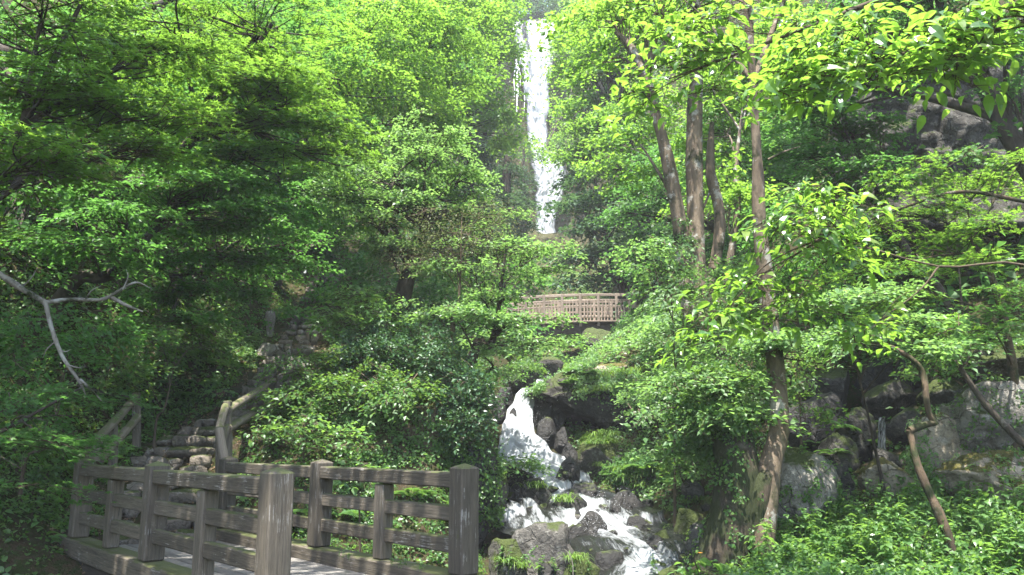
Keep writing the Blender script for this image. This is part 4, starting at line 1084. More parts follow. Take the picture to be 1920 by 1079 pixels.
tr = water_sheet("trickle", [(1648,1660,782,782,15.0,15.0),(1647,1660,792,792,14.8,14.8),(1646,1660,815,815,14.72,14.72),(1645,1662,842,842,14.6,14.6)], 14, 40, M_WATER, .03, lambda u, v, st, h, s: .42+.1*h, 83)
props(tr, "small trickle falling between boulders in the right recess", "waterfall")
rw2 = np.random.default_rng(16); nd = 1500
sp_ = rw2.choice(6, nd); cx_ = np.array([(985,800,19.4),(975,850,18.5),(1030,900,17.3),(1000,935,16.6),(1150,955,15.8),(1120,1000,14.4)])[sp_]
pp = np.array([W(a+rw2.normal(0, 26), b+rw2.normal(0, 16), c_+rw2.normal(0, .15)) for a, b, c_ in cx_]); pp[:, 2] += np.abs(rw2.normal(0, .10, nd))
tv = np.array([(0, 0, 1), (.94, 0, -.33), (-.47, .82, -.33), (-.47, -.82, -.33)]); tf = np.array([(0, 1, 2), (0, 2, 3), (0, 3, 1), (1, 3, 2)])
Vd, Fd, _ = stamp(tv, tf, np.zeros(4, int), np.eye(3)[None]*rw2.uniform(.003, .007, nd)[:, None, None], pp)
props(link("spray", mesh_np("spray", Vd, Fd, bpy.data.materials["strand_foam"])), "fine drops of spray thrown up along the cascade", "spray", kind="stuff")
# ------------------------------------------------------------------ upper bridge
ub = empty("arched_bridge", W(1110,600,34), "pale brown wooden bridge with slatted railing crossing high above the cascade", "bridge")
def ubp(t, z, yy=34.0):           # t: 0 left end .. 1 right end
    p = W(952 + (1190-952)*t, 590, 34 - 1.2*(1-t)); arc = -.7*max(0, .7-t)**1.5
    return (p[0], yy - 1.2*(1-t), p[2]-.18 + arc*.45 + z)
for yy in (34.0, 35.7):
    npst = 8
    for k in range(npst):
        t = k/(npst-1); endp = k == npst-1
        timber("post", ubp(t, -.30 if not endp else -.5, yy), ubp(t, 1.06 if not endp else 1.22, yy), .17 if endp else .11, .17 if endp else .11, W_PINK, ub, up=(0, 1, 0))
    for k in range(npst-1):
        a, b = k/(npst-1)+.008, (k+1)/(npst-1)-.008
        for zz, hh in ((1.0, .11), (.78, .075), (.55, .06), (.10, .10)):
            timber("rail", ubp(a, zz, yy), ubp(b, zz, yy), .07, hh, W_PINK, ub)
        for q in range(1, 5):
            t = a + (b-a)*q/5
            timber("baluster", ubp(t, .12, yy-.045), ubp(t, .76, yy-.045), .045, .05, W_PINK, ub, up=(0, 1, 0), bev=.005)
for k in range(7):
    for dy in (.2, 1.5):
        timber("girder", ubp(k/7, -.42, 34+dy), ubp((k+1)/7, -.42, 34+dy), .3, .36, W_BLACK, ub)
for k in range(22):
    timber("deck_plank", ubp((k+.5)/22, -.1, 33.9), ubp((k+.5)/22, -.1, 35.85), .24, .06, W_PINK, ub, up=(0, 0, 1), bev=.006)
timber("abutment", ubp(.94, -2.2, 34.8), ubp(.94, -.6, 34.8), .9, 1.6, K_STEP, ub, up=(0, 1, 0), bev=.05, rough=.03)

# ------------------------------------------------------------------ crooked and bare stems
bl = empty("bare_tree", W(-60,500,9.6), "pale bare forked limb leaning across the dark left edge", "tree limb")
mb = MB()
tube(mb, smooth_path([W(-120,440,9.3), W(-40,490,9.5), W(20,528,9.6), W(85,568,9.7)], 20), [.05,.042,.036,.032], 10, 0, .3, 3)
tube(mb, smooth_path([W(85,568,9.7), W(98,620,9.7), W(118,670,9.75), W(150,718,9.8), W(160,740,9.9)], 20), [.03,.026,.022,.017,.008], 10, 0, .3, 4)
tube(mb, smooth_path([W(85,568,9.7), W(130,562,9.8), W(190,562,9.9), W(225,545,10), W(255,530,10.1), W(285,542,10.2)], 24), [.028,.024,.022,.02,.013,.004], 9, 0, .3, 5)
tube(mb, smooth_path([W(205,556,9.95), W(235,572,10), W(268,585,10.1)], 12), [.028,.02,.008], 8, 0, .15, 6)
tube(mb, smooth_path([W(150,712,9.8), W(175,735,9.8), W(190,752,9.9)], 8), [.02,.014,.006], 7, 0, .1, 7)
for a_, b_, c_ in [((40,540),(60,520),(72,498)), ((105,640),(88,655),(80,672)), ((160,561),(172,545),(190,536)), ((128,685),(148,690),(160,686)), ((230,543),(240,520),(236,505)), ((110,655),(122,660),(134,655))]:
    tube(mb, smooth_path([W(*a_, 9.75), W(*b_, 9.75), W(*c_, 9.8)], 8), [.010, .007, .002], 5, 0, .2, 8)
link("trunk", mb.mesh("trunk", B_PALE, True, bl.location), bl)
ck = np.array(W(1790,1010,10.6)); ck[2] = tz(ck[0], ck[1])-.1
ct = empty("crooked_tree", ck, "crooked brown trunk with a sharp sideways kink in front of the sunlit boulders", "tree")
mb = MB()
tube(mb, smooth_path([ck, W(1770,985,10.6), W(1745,930,10.7), W(1720,870,10.8), W(1708,820,10.9), W(1704,806,10.9)], 26), [.065,.06,.054,.048,.042,.04], 10, 0, .35, 13)
tube(mb, smooth_path([W(1704,808,10.9), W(1725,800,10.95), W(1752,793,11)], 10), [.05,.042,.04], 9, 0, .3, 14)
tube(mb, smooth_path([W(1755,797,11), W(1742,775,11), W(1736,740,11), W(1732,705,11.1), W(1715,678,11.1), W(1680,655,11.2), W(1645,640,11.3)], 30), [.042,.04,.04,.04,.036,.03,.018], 9, 0, .22, 15)
tube(mb, smooth_path([W(1700,668,11.15), W(1660,650,11), W(1600,648,10.9), W(1570,665,10.9)], 14), [.025,.02,.015,.006], 7, 0, .15, 16)
link("trunk", mb.mesh("trunk", B_TAN, True, ck), ct)
me, _ = crown_mesh("crown", [L(1640,640,11.2,80,18), L(1720,650,11.1,70,18), L(1590,655,10.9,60,16)], 'small', [L_PALE, B_TWIG], np.random.default_rng(3), ck, 2.0)
link("crown", me, ct)
dk = np.array(W(1960,900,11.6)); dk[2] = tz(dk[0], dk[1])-.2
dt = empty("leaning_tree", dk, "thin dark stem slanting across the huge sunlit boulder at the right edge", "tree")
mb = MB(); tube(mb, smooth_path([dk, W(1950,870,11.6), W(1900,815,11.7), W(1845,755,11.8), W(1800,690,11.9), W(1770,650,12)], 26), [.06,.055,.05,.045,.035,.015], 9, 0, .2, 17)
tube(mb, smooth_path([W(1800,690,11.9), W(1840,650,11.9), W(1900,600,11.9)], 12), [.025,.02,.008], 7, 0, .15, 18)
link("trunk", mb.mesh("trunk", B_DARK, True, dk), dt)
me, _ = crown_mesh("crown", [L(1790,660,11.8,90,25), L(1880,640,11.8,90,25), L(1840,590,12,110,25)], 'maple', [L_MAPLED, B_TWIG], np.random.default_rng(4), dk, 2.0)
link("crown", me, dt)

# ------------------------------------------------------------------ shrubs
GS = "shrubs of the undergrowth"
def shrub(label, lobes, kind, leaf, seed, lai=2.6, group=GS, name="shrub", **kw):
    c = lobes[0][0]; b = (c[0], c[1]+.1, min(tz(c[0], c[1]+.1), c[2]-.1)-.05)
    return tree(name, label, b, lobes, kind, leaf, B_TWIG, r=.022, seed=seed, lai=lai, group=group, cat="shrub", tier=0.0, **kw)
SH = [
 ("glossy-leaved shrub hanging down the knoll's right side above the stream", [L(850,745,15.0,70,55), L(875,800,14.8,50,40), L(830,690,15.3,70,40), L(890,750,15.2,40,35)], 'gloss', L_GLOSS, 201, 3.2),
 ("shrub with pale upright leaf tips left of the dark leaning trunk", [L(665,565,16.2,80,28), L(640,600,16,70,35), L(700,610,16,70,35)], 'ovate', L_HERB, 202, 2.0),
 ("dark glossy shrub at the foot of the dark leaning trunk", [L(740,650,15.8,80,45), L(800,650,15.8,70,40), L(690,670,15.6,80,45)], 'gloss', L_GLOSS, 203, 2.8),
 ("leafy shrub between the log handrail and the knoll", [L(590,690,15.4,70,40), L(610,740,14.9,80,45), L(545,755,15,45,30)], 'small', L_IVY, 204, 2.6),
 ("broad-leaved shrub just behind the far bridge rail", [L(570,810,13.9,70,35), L(620,835,13.7,70,32), L(510,815,14.2,45,32)], 'ovate', L_HERB, 205, 1.6),
 ("low creeper shrub on the face of the knoll", [L(690,720,15,90,35), L(760,740,14.8,70,40)], 'small', L_IVY, 206, 2.4),
 ("pale feathery shrub leaning over the cascade's left edge", [L(955,870,16.6,60,20), L(985,880,16.8,40,12), L(920,860,16.4,40,18)], 'small', L_PALE, 207, 2.0),
 ("broad-leaved sprig poking up behind the middle of the far rail", [L(665,880,11.4,45,14), L(690,905,11.3,40,14)], 'ovate', L_HERB, 208, 1.5),
 ("dark fine shrub at the far left below the bare limb", [L(60,640,11.5,110,70), L(180,640,12.5,90,50), L(30,760,10.5,80,60)], 'small', L_MAPLED, 209, 2.4),
 ("shaded shrub above the left log handrail", [L(300,640,14.5,80,40), L(230,690,13.6,70,35), L(380,630,15.4,60,30)], 'small', L_IVY, 210, 2.4),
 ("sunlit shrub on the bank right of the upper bridge", [L(1270,590,23,65,40), L(1235,620,23,45,22), L(1290,640,21,75,40)], 'small_m', L_PALE, 211, 3.0),
 ("sunlit shrub below the abutment of the upper bridge", [L(1225,665,21.5,65,30), L(1160,668,22.5,45,16), L(1270,700,19.5,80,36)], 'small_m', L_PALE, 212, 2.6),
 ("pale shrub drooping over the great sloping slab", [L(1240,760,18,80,35), L(1300,720,16.8,90,40), L(1190,745,19,60,18)], 'small', L_PALE, 213, 2.4),
 ("bright shrub in front of the double grey trunk", [L(1250,520,14.8,80,40), L(1310,560,14.4,90,40), L(1220,470,15,60,25), L(1350,510,14.6,70,30)], 'small', L_PALE, 214, 2.2),
 ("shrub filling the gap between the grey trunks", [L(1370,640,14.2,80,50), L(1300,630,14.5,60,40), L(1390,720,13.6,60,40)], 'small', L_PALE, 215, 2.4),
 ("low green shrub behind the creeper-hung trunk", [L(1285,850,15.4,55,28), L(1310,875,15,50,26), L(1250,830,16,45,18)], 'small', L_IVY, 216, 2.4),
 ("leafy shrub in front of the dark right recess", [L(1500,740,13.2,60,25), L(1490,690,13.4,70,25), L(1530,770,13,45,16)], 'small', L_HERB, 217, 1.8),
 ("bright shrub on top of the mossy ledge at right", [L(1800,640,14.6,80,25), L(1740,690,14.6,60,22), L(1820,700,14.4,60,16)], 'ovate', L_HERB, 218, 1.6),
 ("dark shrub on the slope above the right recess", [L(1640,640,17,120,40), L(1560,600,18,110,50), L(1720,600,17,110,40)], 'small_m', L_MAPLED, 219, 2.6),
 ("shrub mass on the dim slope behind the curved trunk", [L(1480,520,18,110,60), L(1580,480,19,120,60), L(1500,420,20,100,50)], 'small_m', L_MAPLED, 220, 2.4),
 ("shrub hanging below the coursed rock face", [L(1780,310,16,120,24), L(1880,330,16,100,26), L(1700,340,16,90,28)], 'small_m', L_MAPLE, 221, 2.4),
 ("low bushes lining the dark gap by the upper steps", [L(650,560,24,70,40), L(700,600,22,60,35), L(640,620,21,50,30), L(560,590,22,30,30)], 'small_m', L_MAPLED, 222, 2.6),
 ("bush behind the leaning dark trunk near the upper bridge", [L(900,590,26,90,45), L(830,540,27,90,50), L(960,520,30,60,40), L(700,520,26,70,50)], 'far', L_MAPLED, 223, 2.6),
 ("bush on the bank below the upper bridge's left end", [L(985,650,27,80,25), L(1050,668,25,40,16), L(920,640,25,80,30)], 'small_m', L_PALE, 224, 2.6),
]
for a in SH: shrub(*a)

# ------------------------------------------------------------------ ground cover
me = ground.data; nP = len(me.polygons)
_c = np.empty(nP*3, np.float32); me.polygons.foreach_get("center", _c); FC = _c.reshape(-1, 3).astype(float)
_n = np.empty(nP*3, np.float32); me.polygons.foreach_get("normal", _n); FN = _n.reshape(-1, 3).astype(float)
_a = np.empty(nP, np.float32); me.polygons.foreach_get("area", _a); FA = _a.astype(float)
def align(nrm, yaw, s):
    z = nrm/np.linalg.norm(nrm, axis=1)[:, None]; r = np.stack([np.cos(yaw), np.sin(yaw), 0*yaw], 1)
    x = r - z*(r*z).sum(1)[:, None]; x /= np.linalg.norm(x, axis=1)[:, None]; y = np.cross(z, x)
    return np.stack([x, y, z], -1)*s[:, None, None]
def path_d(x, y):
    d = np.full(len(x), 9.)
    for a, b in zip(PATH[:-1], PATH[1:]):
        ab = b[:2]-a[:2]; t = np.clip(((x-a[0])*ab[0]+(y-a[1])*ab[1])/(ab@ab), 0, 1)
        d = np.minimum(d, np.hypot(x-(a[0]+t*ab[0]), y-(a[1]+t*ab[1])))
    return d
def stream_d(x, y):
    xs = np.interp(y, [11, 12.6, 13.6, 15, 16.5, 18, 20, 22, 26, 34], [0, 1.4, 1.9, 1.3, .9, .5, .25, .6, 1.2, 2.5])
    hw = np.interp(y, [11, 14, 16.5, 17.5, 19, 20, 22], [1.4, 1.4, 1.5, .9, .6, .35, .4])
    return np.abs(x-xs)-hw
_px = (FC[:, 0])/np.maximum(FC[:, 1], .1)
INV = (FC[:, 1] > 4) & (np.abs(_px) < .72) & (FC[:, 1] < 130)
WIDE = (FC[:, 1] > -2)
def cover(name, label, fn, n, kind, leaf, seed, sc=(.7, 1.3), up=.5, cat="undergrowth", clump=.6):
    rng = np.random.default_rng(seed)
    w = FA*fn(FC[:, 0], FC[:, 1], FC[:, 2], FN[:, 2])*(INV if kind != 'side' else WIDE)
    w *= np.clip(.6 + clump*1.6*vnoise(FC*.9, seed, 3), .03, 2)
    f = rng.choice(nP, n, p=w/w.sum())
    s_ = np.sqrt(FA[f])[:, None]
    P = FC[f] + rng.uniform(-.5, .5, (n, 3))*s_*np.array((1, 1, 0)); nr = FN[f]
    P[:, 2] -= ((P-FC[f])*nr)[:, :2].sum(1)/np.maximum(nr[:, 2], .25)
    P += nr*rng.uniform(.0, .10, n)[:, None]*np.mean(sc)
    nn = nr*(1-up) + np.array((0, 0, up)) + rng.normal(0, .25, (n, 3))
    rm = align(nn, rng.uniform(0, 6.28, n), rng.uniform(*sc, n))
    tm = SPR[kind][0]; which = rng.integers(0, len(tm), n); Vs, Fs, Ms, b = [], [], [], 0
    for q in range(len(tm)):
        m = which == q
        V, F, M = stamp(*tm[q], rm[m], P[m]); Vs.append(V); Fs.append(F+b); Ms.append(M); b += len(V)
    F = np.vstack(Fs); TRI_COUNT[0] += len(F)
    o = link(name, mesh_np(name, np.vstack(Vs), F, [leaf, B_TWIG], np.concatenate(Ms)))
    return props(o, label, cat, kind="stuff")
SPR['side'] = (sprays('wide', 85, 1.3, .24, tilt=38, thick=.2, twigs=False), 1, 1.3)
SPR['cov'] = (sprays('wide', 15, .15, .062, tilt=38, thick=.05, twigs=False), 1, .15)
SPR['ivy'] = (sprays('wide', 12, .12, .048, tilt=32, thick=.02, twigs=False), 1, .12)
SPR['big'] = (sprays('ovate', 8, .17, .11, tilt=28, thick=.06, twigs=False, k=5), 1, .17)
_pd = path_d(FC[:, 0], FC[:, 1]); _sd = stream_d(FC[:, 0], FC[:, 1])
_br = np.abs((FC[:, 0]-B0[0])*Vv[0]+(FC[:, 1]-B0[1])*Vv[1]-HW/2) < 1.25
_br &= ((FC[:, 0]-B0[0])*U[0]+(FC[:, 1]-B0[1])*U[1] < 6.5)
OKP = (_pd > .75) & ~_br
cover("undergrowth", "dense shaded undergrowth covering the steep left hillside", lambda x, y, z, nz: (x < -5.8)*(y > 7)*(y < 27)*OKP*(x > -12)*(1+1.5*(y < 16)), 3300, 'cov', L_IVY, 301)
cover("undergrowth", "broad-leaved weeds mixed through the left bank below the bare limb", lambda x, y, z, nz: (x < -5.4)*(y > 7)*(y < 20)*OKP*(x > -11)*(_pd < 4), 650, 'big', L_HERB, 302)
cover("ivy", "ivy and small creepers clothing the knoll behind the bridge", lambda x, y, z, nz: (x > -4.7)*(x < -.6)*(y > 12.6)*(y < 23)*OKP*(_sd > .1)*(1.4-nz), 3900, 'ivy', L_IVY, 303, up=.15)
cover("undergrowth", "brighter leafy patches on the knoll and beside the lower steps", lambda x, y, z, nz: (x > -7.4)*(x < -.8)*(y > 11.8)*(y < 24)*OKP*(_sd > .1), 1700, 'cov', L_HERB, 304, up=.4)
cover("undergrowth", "sunlit weeds over the bank between the cascade and the right trees", lambda x, y, z, nz: (x > 1.2)*(x < 7)*(y > 15)*(y < 33)*(_sd > .25), 3000, 'cov', L_PALE, 305, (.8, 1.5))
cover("undergrowth", "lush green ground plants filling the lower right corner", lambda x, y, z, nz: (x > 2.2)*(x < 10)*(y > 5.5)*(y < 13.4)*(_sd > .5), 2600, 'cov', L_HERB, 306, (.8, 1.5), .6)
cover("undergrowth", "broad pale leaves spread through the lower right corner", lambda x, y, z, nz: (x > 2.6)*(x < 8)*(y > 5.5)*(y < 12.4)*(_sd > .5), 650, 'big', L_HERB, 316, (.7, 1.2), .7)
cover("undergrowth", "weeds along the stream edge and near end of the bridge", lambda x, y, z, nz: (x > -1)*(x < 3)*(y > 6)*(y < 13)*OKP*(_sd > .05), 800, 'cov', L_HERB, 307, (.6, 1.1), .6)
cover("undergrowth", "dim undergrowth on the right slope behind the boulders", lambda x, y, z, nz: (x > 4)*(x < 16)*(y > 13)*(y < 32)*(_sd > .5), 380, 'small_m', L_MAPLED, 308, (.6, 1.1), .5)
cover("undergrowth", "brush clothing the steep hillside beyond the left crowns", lambda x, y, z, nz: (x < -9.5)*(x > -26)*(y < 34)*1.0, 280, 'side', L_MAPLED, 317, (.7, 1.3), .4)
cover("undergrowth", "brush clothing the steep hillside beyond the right boughs", lambda x, y, z, nz: (x > 8.5)*(x < 26)*(y < 34)*1.0, 280, 'side', L_MAPLED, 318, (.7, 1.3), .4)
cover("far_foliage", "far wooded slopes on both sides of the tall waterfall", lambda x, y, z, nz: (y > 26)*(y < 88)*(np.abs(x) < 30)*((x < -.4)|(x > 6.9)|(y < 70))*(_pd > 1), 560, 'vfar', L_CONIF, 309, (.6, 1.2), .45)
cover("far_foliage", "leafy brush on the valley floor beneath the upper bridge and beyond", lambda x, y, z, nz: (y > 23)*(y < 60)*(np.abs(x-2) < 9)*(_pd > 1)*((x < -1.5)|(x > 5.5)|(y > 37)), 600, 'far', L_PALE, 310, (.45, .9), .5)
cover("far_foliage", "bluish wooded hill closing the view above the waterfall", lambda x, y, z, nz: (y > 89.5)*(y < 130)*(np.abs(x-3) < 14), 450, 'vfar', L_CONIF, 311, (.8, 1.6), .45)
cover("leaf_litter", "dry fallen leaves scattered over the steps and path", lambda x, y, z, nz: (_pd < 1.3)*(y < 24)*1.0, 900, 'ivy', leaf_mat("dry_leaf", [(.10,.06,.03), (.16,.10,.05), (.22,.16,.09)], (.2,.14,.06), .2), 312, (.5, .9), .2)

# creepers on particular rocks and trunks
def creeper(name, label, obj, n, kind, leaf, seed, cond=None, sc=(.7, 1.2)):
    rng = np.random.default_rng(seed); bpy.context.view_layer.update()
    me = obj.data; mw = np.array(obj.matrix_world)
    V = np.empty(len(me.vertices)*3, np.float32); me.vertices.foreach_get("co", V); V = V.reshape(-1, 3)@mw[:3, :3].T + mw[:3, 3]
    Nn = np.empty(len(me.vertices)*3, np.float32); me.vertices.foreach_get("normal", Nn); Nn = Nn.reshape(-1, 3)@mw[:3, :3].T
    k = (Nn[:, 1] < .5) & (vnoise(V*1.3, seed, 3) > -.15)
    if cond is not None: k &= cond(V, Nn)
    idx = rng.choice(np.nonzero(k)[0], n); P = V[idx] + rng.normal(0, .06, (n, 3)); nr = Nn[idx]; P += nr*.04
    rm = align(nr*.8 + np.array((0, -.1, .45)) + rng.normal(0, .25, (n, 3)), rng.uniform(0, 6.28, n), rng.uniform(*sc, n))
    tm = SPR[kind][0]; which = rng.integers(0, len(tm), n); Vs, Fs, Ms, b = [], [], [], 0
    for q in range(len(tm)):
        m = which == q
        if m.any():
            a, F, M = stamp(*tm[q], rm[m], P[m]); Vs.append(a); Fs.append(F+b); Ms.append(M); b += len(a)
    F = np.vstack(Fs); TRI_COUNT[0] += len(F)
    return props(link(name, mesh_np(name, np.vstack(Vs), F, [leaf, B_TWIG], np.concatenate(Ms))), label, "creeper", kind="stuff")
def by_label(s): return next(o for o in bpy.data.objects if o.get("label", "").startswith(s))
for s, n, kd, lf, lb in [("brown rock face", 330, 'ivy', L_IVY, "ivy patches on the brown rock face of the knoll"),
                         ("mossy rock bulge", 420, 'ivy', L_IVY, "yellowish creeper over the mossy rock bulge of the knoll"),
                         ("great sloping slab", 900, 'cov', L_PALE, "grass and weeds over the great sloping slab"),
                         ("dark rock at the foot", 260, 'cov', L_IVY, "creeper on the dark rock at the foot of the knoll"),
                         ("mossy ledge above", 420, 'cov', L_HERB, "weeds on the mossy ledge at right"),
                         ("broad mossy rock below", 220, 'ivy', L_IVY, "small creepers on the broad mossy rock"),
                         ("huge sunlit boulder", 190, 'ivy', L_IVY, "scattered creeper on the huge boulder at the right edge"),
                         ("pale triangular boulder", 60, 'ivy', L_IVY, "a few creepers on the pale triangular boulder"),
                         ("yellow-mossed rock", 260, 'ivy', L_PALE, "thin creepers down the yellow-mossed rock face"),
                         ("low mossy boulder with ferns", 160, 'cov', L_FERN, "weeds on the low mossy boulder by the stream"),
                         ("big dark rounded boulder", 160, 'cov', L_IVY, "weeds over the dark boulder above the cascade")]:
    creeper("creeper", lb, by_label(s), n, kd, lf, 400+len(lb), (lambda V, n_: n_[:, 2] > .15) if s in ("great sloping slab", "mossy ledge above", "low mossy boulder with ferns", "big dark rounded boulder") else None)
for s, n, lb in [("thick dark mossy", 1500, "ivy climbing the thick mossy trunk by the stream"), ("ivy-hung tree", 420, "ivy round the dark leaning trunk on the knoll"), ("grey double", 300, "leafy creepers on the double grey trunk")]:
    t_ = next(c for c in by_label(s).children if c.name.startswith("trunk"))
    creeper("creeper", lb, t_, n, 'ivy', L_IVY, 450+n, (lambda V, n_: V[:, 2] < 5.6) if n != 300 else (lambda V, n_: V[:, 2] < 6))

# ------------------------------------------------------------------ ferns, herbs, grasses
def fern_mesh(seed, n=9, ln=.42):
    rng = np.random.default_rng(seed); mb = MB(); LV, LF = leaf_rhomb(.16, .15, .03)
    for k in range(n):
        yaw = k*6.283/n + rng.normal(0, .25); l = ln*rng.uniform(.7, 1.15); rise = rng.uniform(.35, .75)
        t = np.linspace(.08, 1, 20); r_ = l*t; z = l*(rise*t*1.3 - .95*t*t*rise - .15*t*t)
        d = np.array((math.cos(yaw), math.sin(yaw), 0)); p = np.array((-d[1], d[0], 0))
        C = r_[:, None]*d + z[:, None]*np.array((0, 0, 1))
        pl = l*.30*np.sin(np.clip(t*1.08, 0, 1)*math.pi*.93)**.8 + .01
        for s in (-1, 1):
            x = p*s + d*.35; x /= np.linalg.norm(x)
            rm = np.stack([np.stack([x, np.cross((0, 0, 1), x), np.array((0, 0, 1.))], -1)*q for q in pl])
            V, F, M = stamp(LV, LF, np.zeros(2, int), rm, C); mb.add(V, F, 0)
        tube(mb, C, [.006, .002], 3, 0, cap=False)
    return mb.mesh("fronds", L_FERN)
fm = [fern_mesh(k) for k in range(4)]
rf = np.random.default_rng(31)
from mathutils.bvhtree import BVHTree
bpy.context.view_layer.update()
_trees = []
for o in bpy.data.objects:
    if o.type == 'MESH' and (o == ground or o.get("category") == "boulder"):
        mw = o.matrix_world
        _trees.append(BVHTree.FromPolygons([mw @ v.co for v in o.data.vertices], [p.vertices[:] for p in o.data.polygons]))
def hit(px, py):
    """first ground or rock seen at that spot"""
    o = Vector((0, 0, CAMZ)); d = (Vector(W(px, py, 10.0)) - o).normalized(); best = None
    for t in _trees:
        r = t.ray_cast(o + d*5.0, d, 60)
        if r[0] is not None and (best is None or r[3] < best[3]): best = r
    return best[0] if best else None
def place(name, meshes, pts, label, cat, group, part, sc=(.8, 1.3), dz=0.0, onhit=True):
    for (px, py, d) in pts:
        p = hit(px, py) if onhit else Vector(W(px, py, d))
        if p is None or p.y > 26: continue
        o = empty(name, (p[0], p[1], p[2]+dz-.02), label, cat, group)
        o.rotation_euler = (rf.normal(0, .1), rf.normal(0, .1), rf.uniform(0, 6.28)); s = rf.uniform(*sc); o.scale = (s, s, s)
        link(part, meshes[rf.integers(0, len(meshes))], o)
place("fern", fm, [(310,690,13.6),(350,665,14.2),(385,680,14.4),(410,655,14.8),(290,720,13.2),(430,690,14.6),(370,720,14),(250,745,12.6),(455,640,15.6),(330,745,13.4),(480,675,15.4)],
      "fern clump on the shaded left bank above the lower steps", "fern", "ferns on the left bank", "fronds")
place("fern", fm, [(585,960,10.9),(640,965,10.8),(560,985,10.6),(700,940,11.4),(770,930,11.6),(830,960,11.2)],
      "fern clump growing in the gap behind the far bridge rail", "fern", "ferns behind the far rail", "fronds")
place("fern", fm, [(1170,860,17.4),(1205,880,17),(1150,890,17),(1230,900,16.2),(1090,700,21.4),(1070,720,21)],
      "fern clump among the mossy rocks right of the cascade", "fern", "ferns right of the cascade", "fronds")
place("fern", fm, [(1450,1000,9.6),(1500,985,10),(1540,1010,9.6),(1580,1000,10)], "fern clump in the sunny patch right of the creeper-hung trunk", "fern", "ferns in the sunny patch", "fronds", (.9, 1.3))
place("fern", fm, [(1560,850,14.2),(1580,800,14.7),(1640,830,14.3),(1530,830,14.6)], "small fern on the dark boulders of the right recess", "fern", "ferns in the right recess", "fronds", (.6, .9))

def herb_mesh(seed):
    rng = np.random.default_rng(seed); mb = MB(); LV, LF = LEAVES['ovate']
    for st in range(rng.integers(2, 4)):
        h = rng.uniform(.28, .55); lean = rng.normal(0, .10, 2); b0 = rng.normal(0, .05, 2)
        t = np.linspace(0, 1, 6); C = np.stack([b0[0]+lean[0]*t*2*h, b0[1]+lean[1]*t*2*h, h*t], 1)
        tube(mb, C, [.005, .002], 4, 1, cap=False)
        n = rng.integers(9, 15); tt = rng.uniform(.3, 1, n); P = np.stack([np.interp(tt, t, C[:, k]) for k in range(3)], 1)
        yaw = np.arange(n)*2.4 + rng.normal(0, .3, n); s = rng.uniform(.075, .135, n)*(1.15-.5*tt)
        rm = rot_many(yaw, np.abs(rng.normal(.1, .25, n)), rng.uniform(0, 6.28, n))*s[:, None, None]
        V, F, M = stamp(LV, LF, np.zeros(len(LF), int), rm, P); mb.add(V, F, 0)
    return mb.mesh("leaves", [L_HERB, L_GRASS])
hm = [herb_mesh(k) for k in range(6)]
pts = []
for k in range(150):
    px = rf.uniform(1380, 1940); py = rf.uniform(935, 1085)
    d = np.interp(py, [930, 980, 1085], [11.2, 9.6, 7.2]) + rf.normal(0, .2); pts.append((px, py, d))
place("herb", hm, [p for p in pts if p[0] < 1620], "leafy herb in the sunny tangle right of the creeper-hung trunk", "plant", "herbs in the sunny tangle", "leaves", (.8, 1.3))
place("herb", hm, [p for p in pts if p[0] >= 1620], "broad-leaved herb in the lower right corner below the crooked trunk", "plant", "herbs below the crooked trunk", "leaves", (.9, 1.5))
place("herb", hm, [(1010,1072,10.2),(985,1065,10.4),(1045,1076,9.8),(1075,1080,9.6),(1105,1078,9.8),(945,1075,9.2),(1180,1078,9.8),(1225,1082,9.6)], "small weed at the bottom edge in front of the stream", "plant", "weeds before the stream", "leaves", (.5, .8))
place("herb", hm, [(640,1050,8.55),(655,1052,8.5),(735,1062,8.1),(750,1066,8.05),(790,1072,7.9)], "tiny weed growing from the deck edge by the right kerb", "plant", "weeds on the bridge deck", "leaves", (.2, .32), .02, False)

def tuft_mesh(seed, n=70, ln=.32):
    rng = np.random.default_rng(seed); V, F = [], []
    for k in range(n):
        yaw = rng.uniform(0, 6.28); l = ln*rng.uniform(.5, 1.15); out = rng.uniform(.35, 1.0); b = rng.normal(0, .06, 2)
        d = np.array((math.cos(yaw), math.sin(yaw))); p = np.array((-d[1], d[0])); i = len(V)
        for t, w in ((0, .006), (.4, .006), (.75, .0045), (1, 0)):
            xy = b + d*l*out*t; z = l*(1.1*t - (.55+.7*out)*t*t)
            V += [(*(xy-p*w), z), (*(xy+p*w), z)]
        for s in range(3): F.append((i+2*s, i+2*s+1, i+2*s+3, i+2*s+2))
    return mesh_np("blades", np.array(V), np.array(F), L_GRASS)
tm_ = [tuft_mesh(k) for k in range(4)]
def tuft_on(label, spots, group, sc=(.8, 1.2)):
    for k, (px, py, d) in enumerate(spots):
        p = hit(px, py)
        if p is None or p.y > 26: continue
        p = np.array(p); o = empty("sedge_tuft", p - (0, 0, .03), label if isinstance(label, str) else label[k], "grass tuft", group)
        o.rotation_euler = (0, 0, rf.uniform(0, 6.28)); s = rf.uniform(*sc); o.scale = (s, s, s)
        link("blades", tm_[rf.integers(0, 4)], o)
tuft_on("sedge tuft crowning the dark stone at the cascade foot", [(1003,912,16.5)], None, (1.4, 1.5))
tuft_on("sedge tuft trailing from the narrow mid-stream stone", [(1060,938,15.9)], None, (1.4, 1.5))
tuft_on("bright grass tuft on the tall mossy boulder right of the cascade", [(1085+7*i, 812+(i*13 % 20), 18.3-.05*(i % 4)) for i in range(10)], "grass on the tall mossy boulder", (.9, 1.4))
tuft_on("grass tuft along the stream bank below the mossy boulders", [(1125+11*i, 872+(i*17 % 40), 17.2-.12*i) for i in range(12)], "grass along the bank", (.9, 1.4))
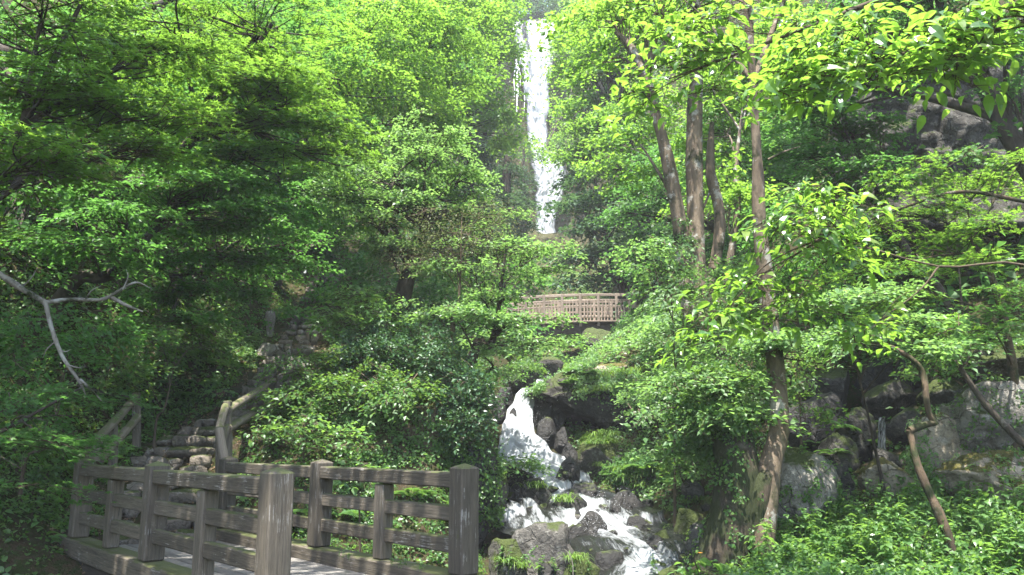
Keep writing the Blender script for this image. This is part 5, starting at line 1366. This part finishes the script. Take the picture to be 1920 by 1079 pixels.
tuft_on("grass tuft beside the mossy stones near the creeper-hung trunk", [(1268,955,14.2),(1310,935,14.6),(1280,1008,13.4),(1262,990,13.8),(1320,915,15),(1290,940,14.5),(1340,905,15)], "grass by the creeper-hung trunk")
tuft_on("grass tuft on the mossy stones at the bottom edge of the stream", [(1080,1045,12),(1100,1040,12),(1115,1050,11.9),(1225,1055,11.8),(1245,1050,11.8),(1260,1058,11.7),(950,1050,11.6),(970,1060,11.5)], "grass at the bottom edge")
tuft_on("long grass tuft on the sunlit slope above the great slab", [(1070+14*i, 690+(i*23 % 50), 21.3-.05*i) for i in range(14)], "grass above the great slab", (1.1, 1.8))
tuft_on(["pale spiky grass tuft in the lower right corner below the crooked trunk", "pale spiky grass tuft in the sunny tangle below the pale triangular boulder"], [(1765,1040,8.2),(1500,975,9.4)], None, (1.0, 1.3))

M_ORANGE = plain("orange_petal", (.75, .30, .02), .6)
fp = empty("flowering_plant", W(1310,1082,9.4), "slender plant with one small orange flower before the stream", "flower")
mb = MB(); c0 = np.array(W(1308,1090,9.4)); c1 = np.array(W(1313,1037,9.4))
tube(mb, smooth_path([c0, c0*.5+c1*.5+(.02,0,0), c1], 8), [.006, .003], 5)
link("stem", mb.mesh("stem", L_GRASS, True, fp.location), fp)
mb = MB()
for k in range(10):
    a = k*.628; V = np.array([(0, 0, 0), (.5, .2, .1), (1, 0, .05), (.5, -.2, .1)])*.03
    r_ = np.array(((math.cos(a), -math.sin(a), 0), (math.sin(a), math.cos(a), 0), (0, 0, 1))); mb.add(V@r_.T + c1, [(0, 1, 2, 3)])
link("flower", mb.mesh("flower", M_ORANGE, False, fp.location), fp)
me, _ = crown_mesh("leaves", [L(1310,1070,9.4,25,12)], 'ovate', [L_HERB, B_TWIG], np.random.default_rng(9), np.array(fp.location), 1.2)
link("leaves", me, fp)
dsz = empty("dry_stem", W(1072,1090,10.2), "pale arching dry stem in front of the lower stream", "stem")
mb = MB(); tube(mb, smooth_path([W(1074,1095,10.2), W(1074,1060,10.2), W(1066,1038,10.2), W(1058,1030,10.2)], 14), [.008, .006, .003], 5)
link("stalk", mb.mesh("stalk", B_PALE, True, dsz.location), dsz)
# ------------------------------------------------------------------ damp summer air of the gorge
hz = MB(); X0, X1, Y0, Y1, Z0, Z1 = -43.5, 43.5, -13.5, 121.5, -6.0, 104.0
hz.add([(X0,Y0,Z0),(X1,Y0,Z0),(X1,Y1,Z0),(X0,Y1,Z0),(X0,Y0,Z1),(X1,Y0,Z1),(X1,Y1,Z1),(X0,Y1,Z1)], [(0,3,2,1),(4,5,6,7),(0,1,5,4),(1,2,6,5),(2,3,7,6),(3,0,4,7)])
mh, nt, out = nmat("humid_air")
pv = N(nt, "ShaderNodeVolumePrincipled"); pv.inputs["Color"].default_value = (.93, .96, 1, 1); pv.inputs["Density"].default_value = .0008
pv.inputs["Anisotropy"].default_value = .0
nt.links.new(pv.outputs[0], out.inputs["Volume"])
haze = link("haze", hz.mesh("haze", mh)); props(haze, "thin humid haze filling the gorge", "haze", kind="stuff")
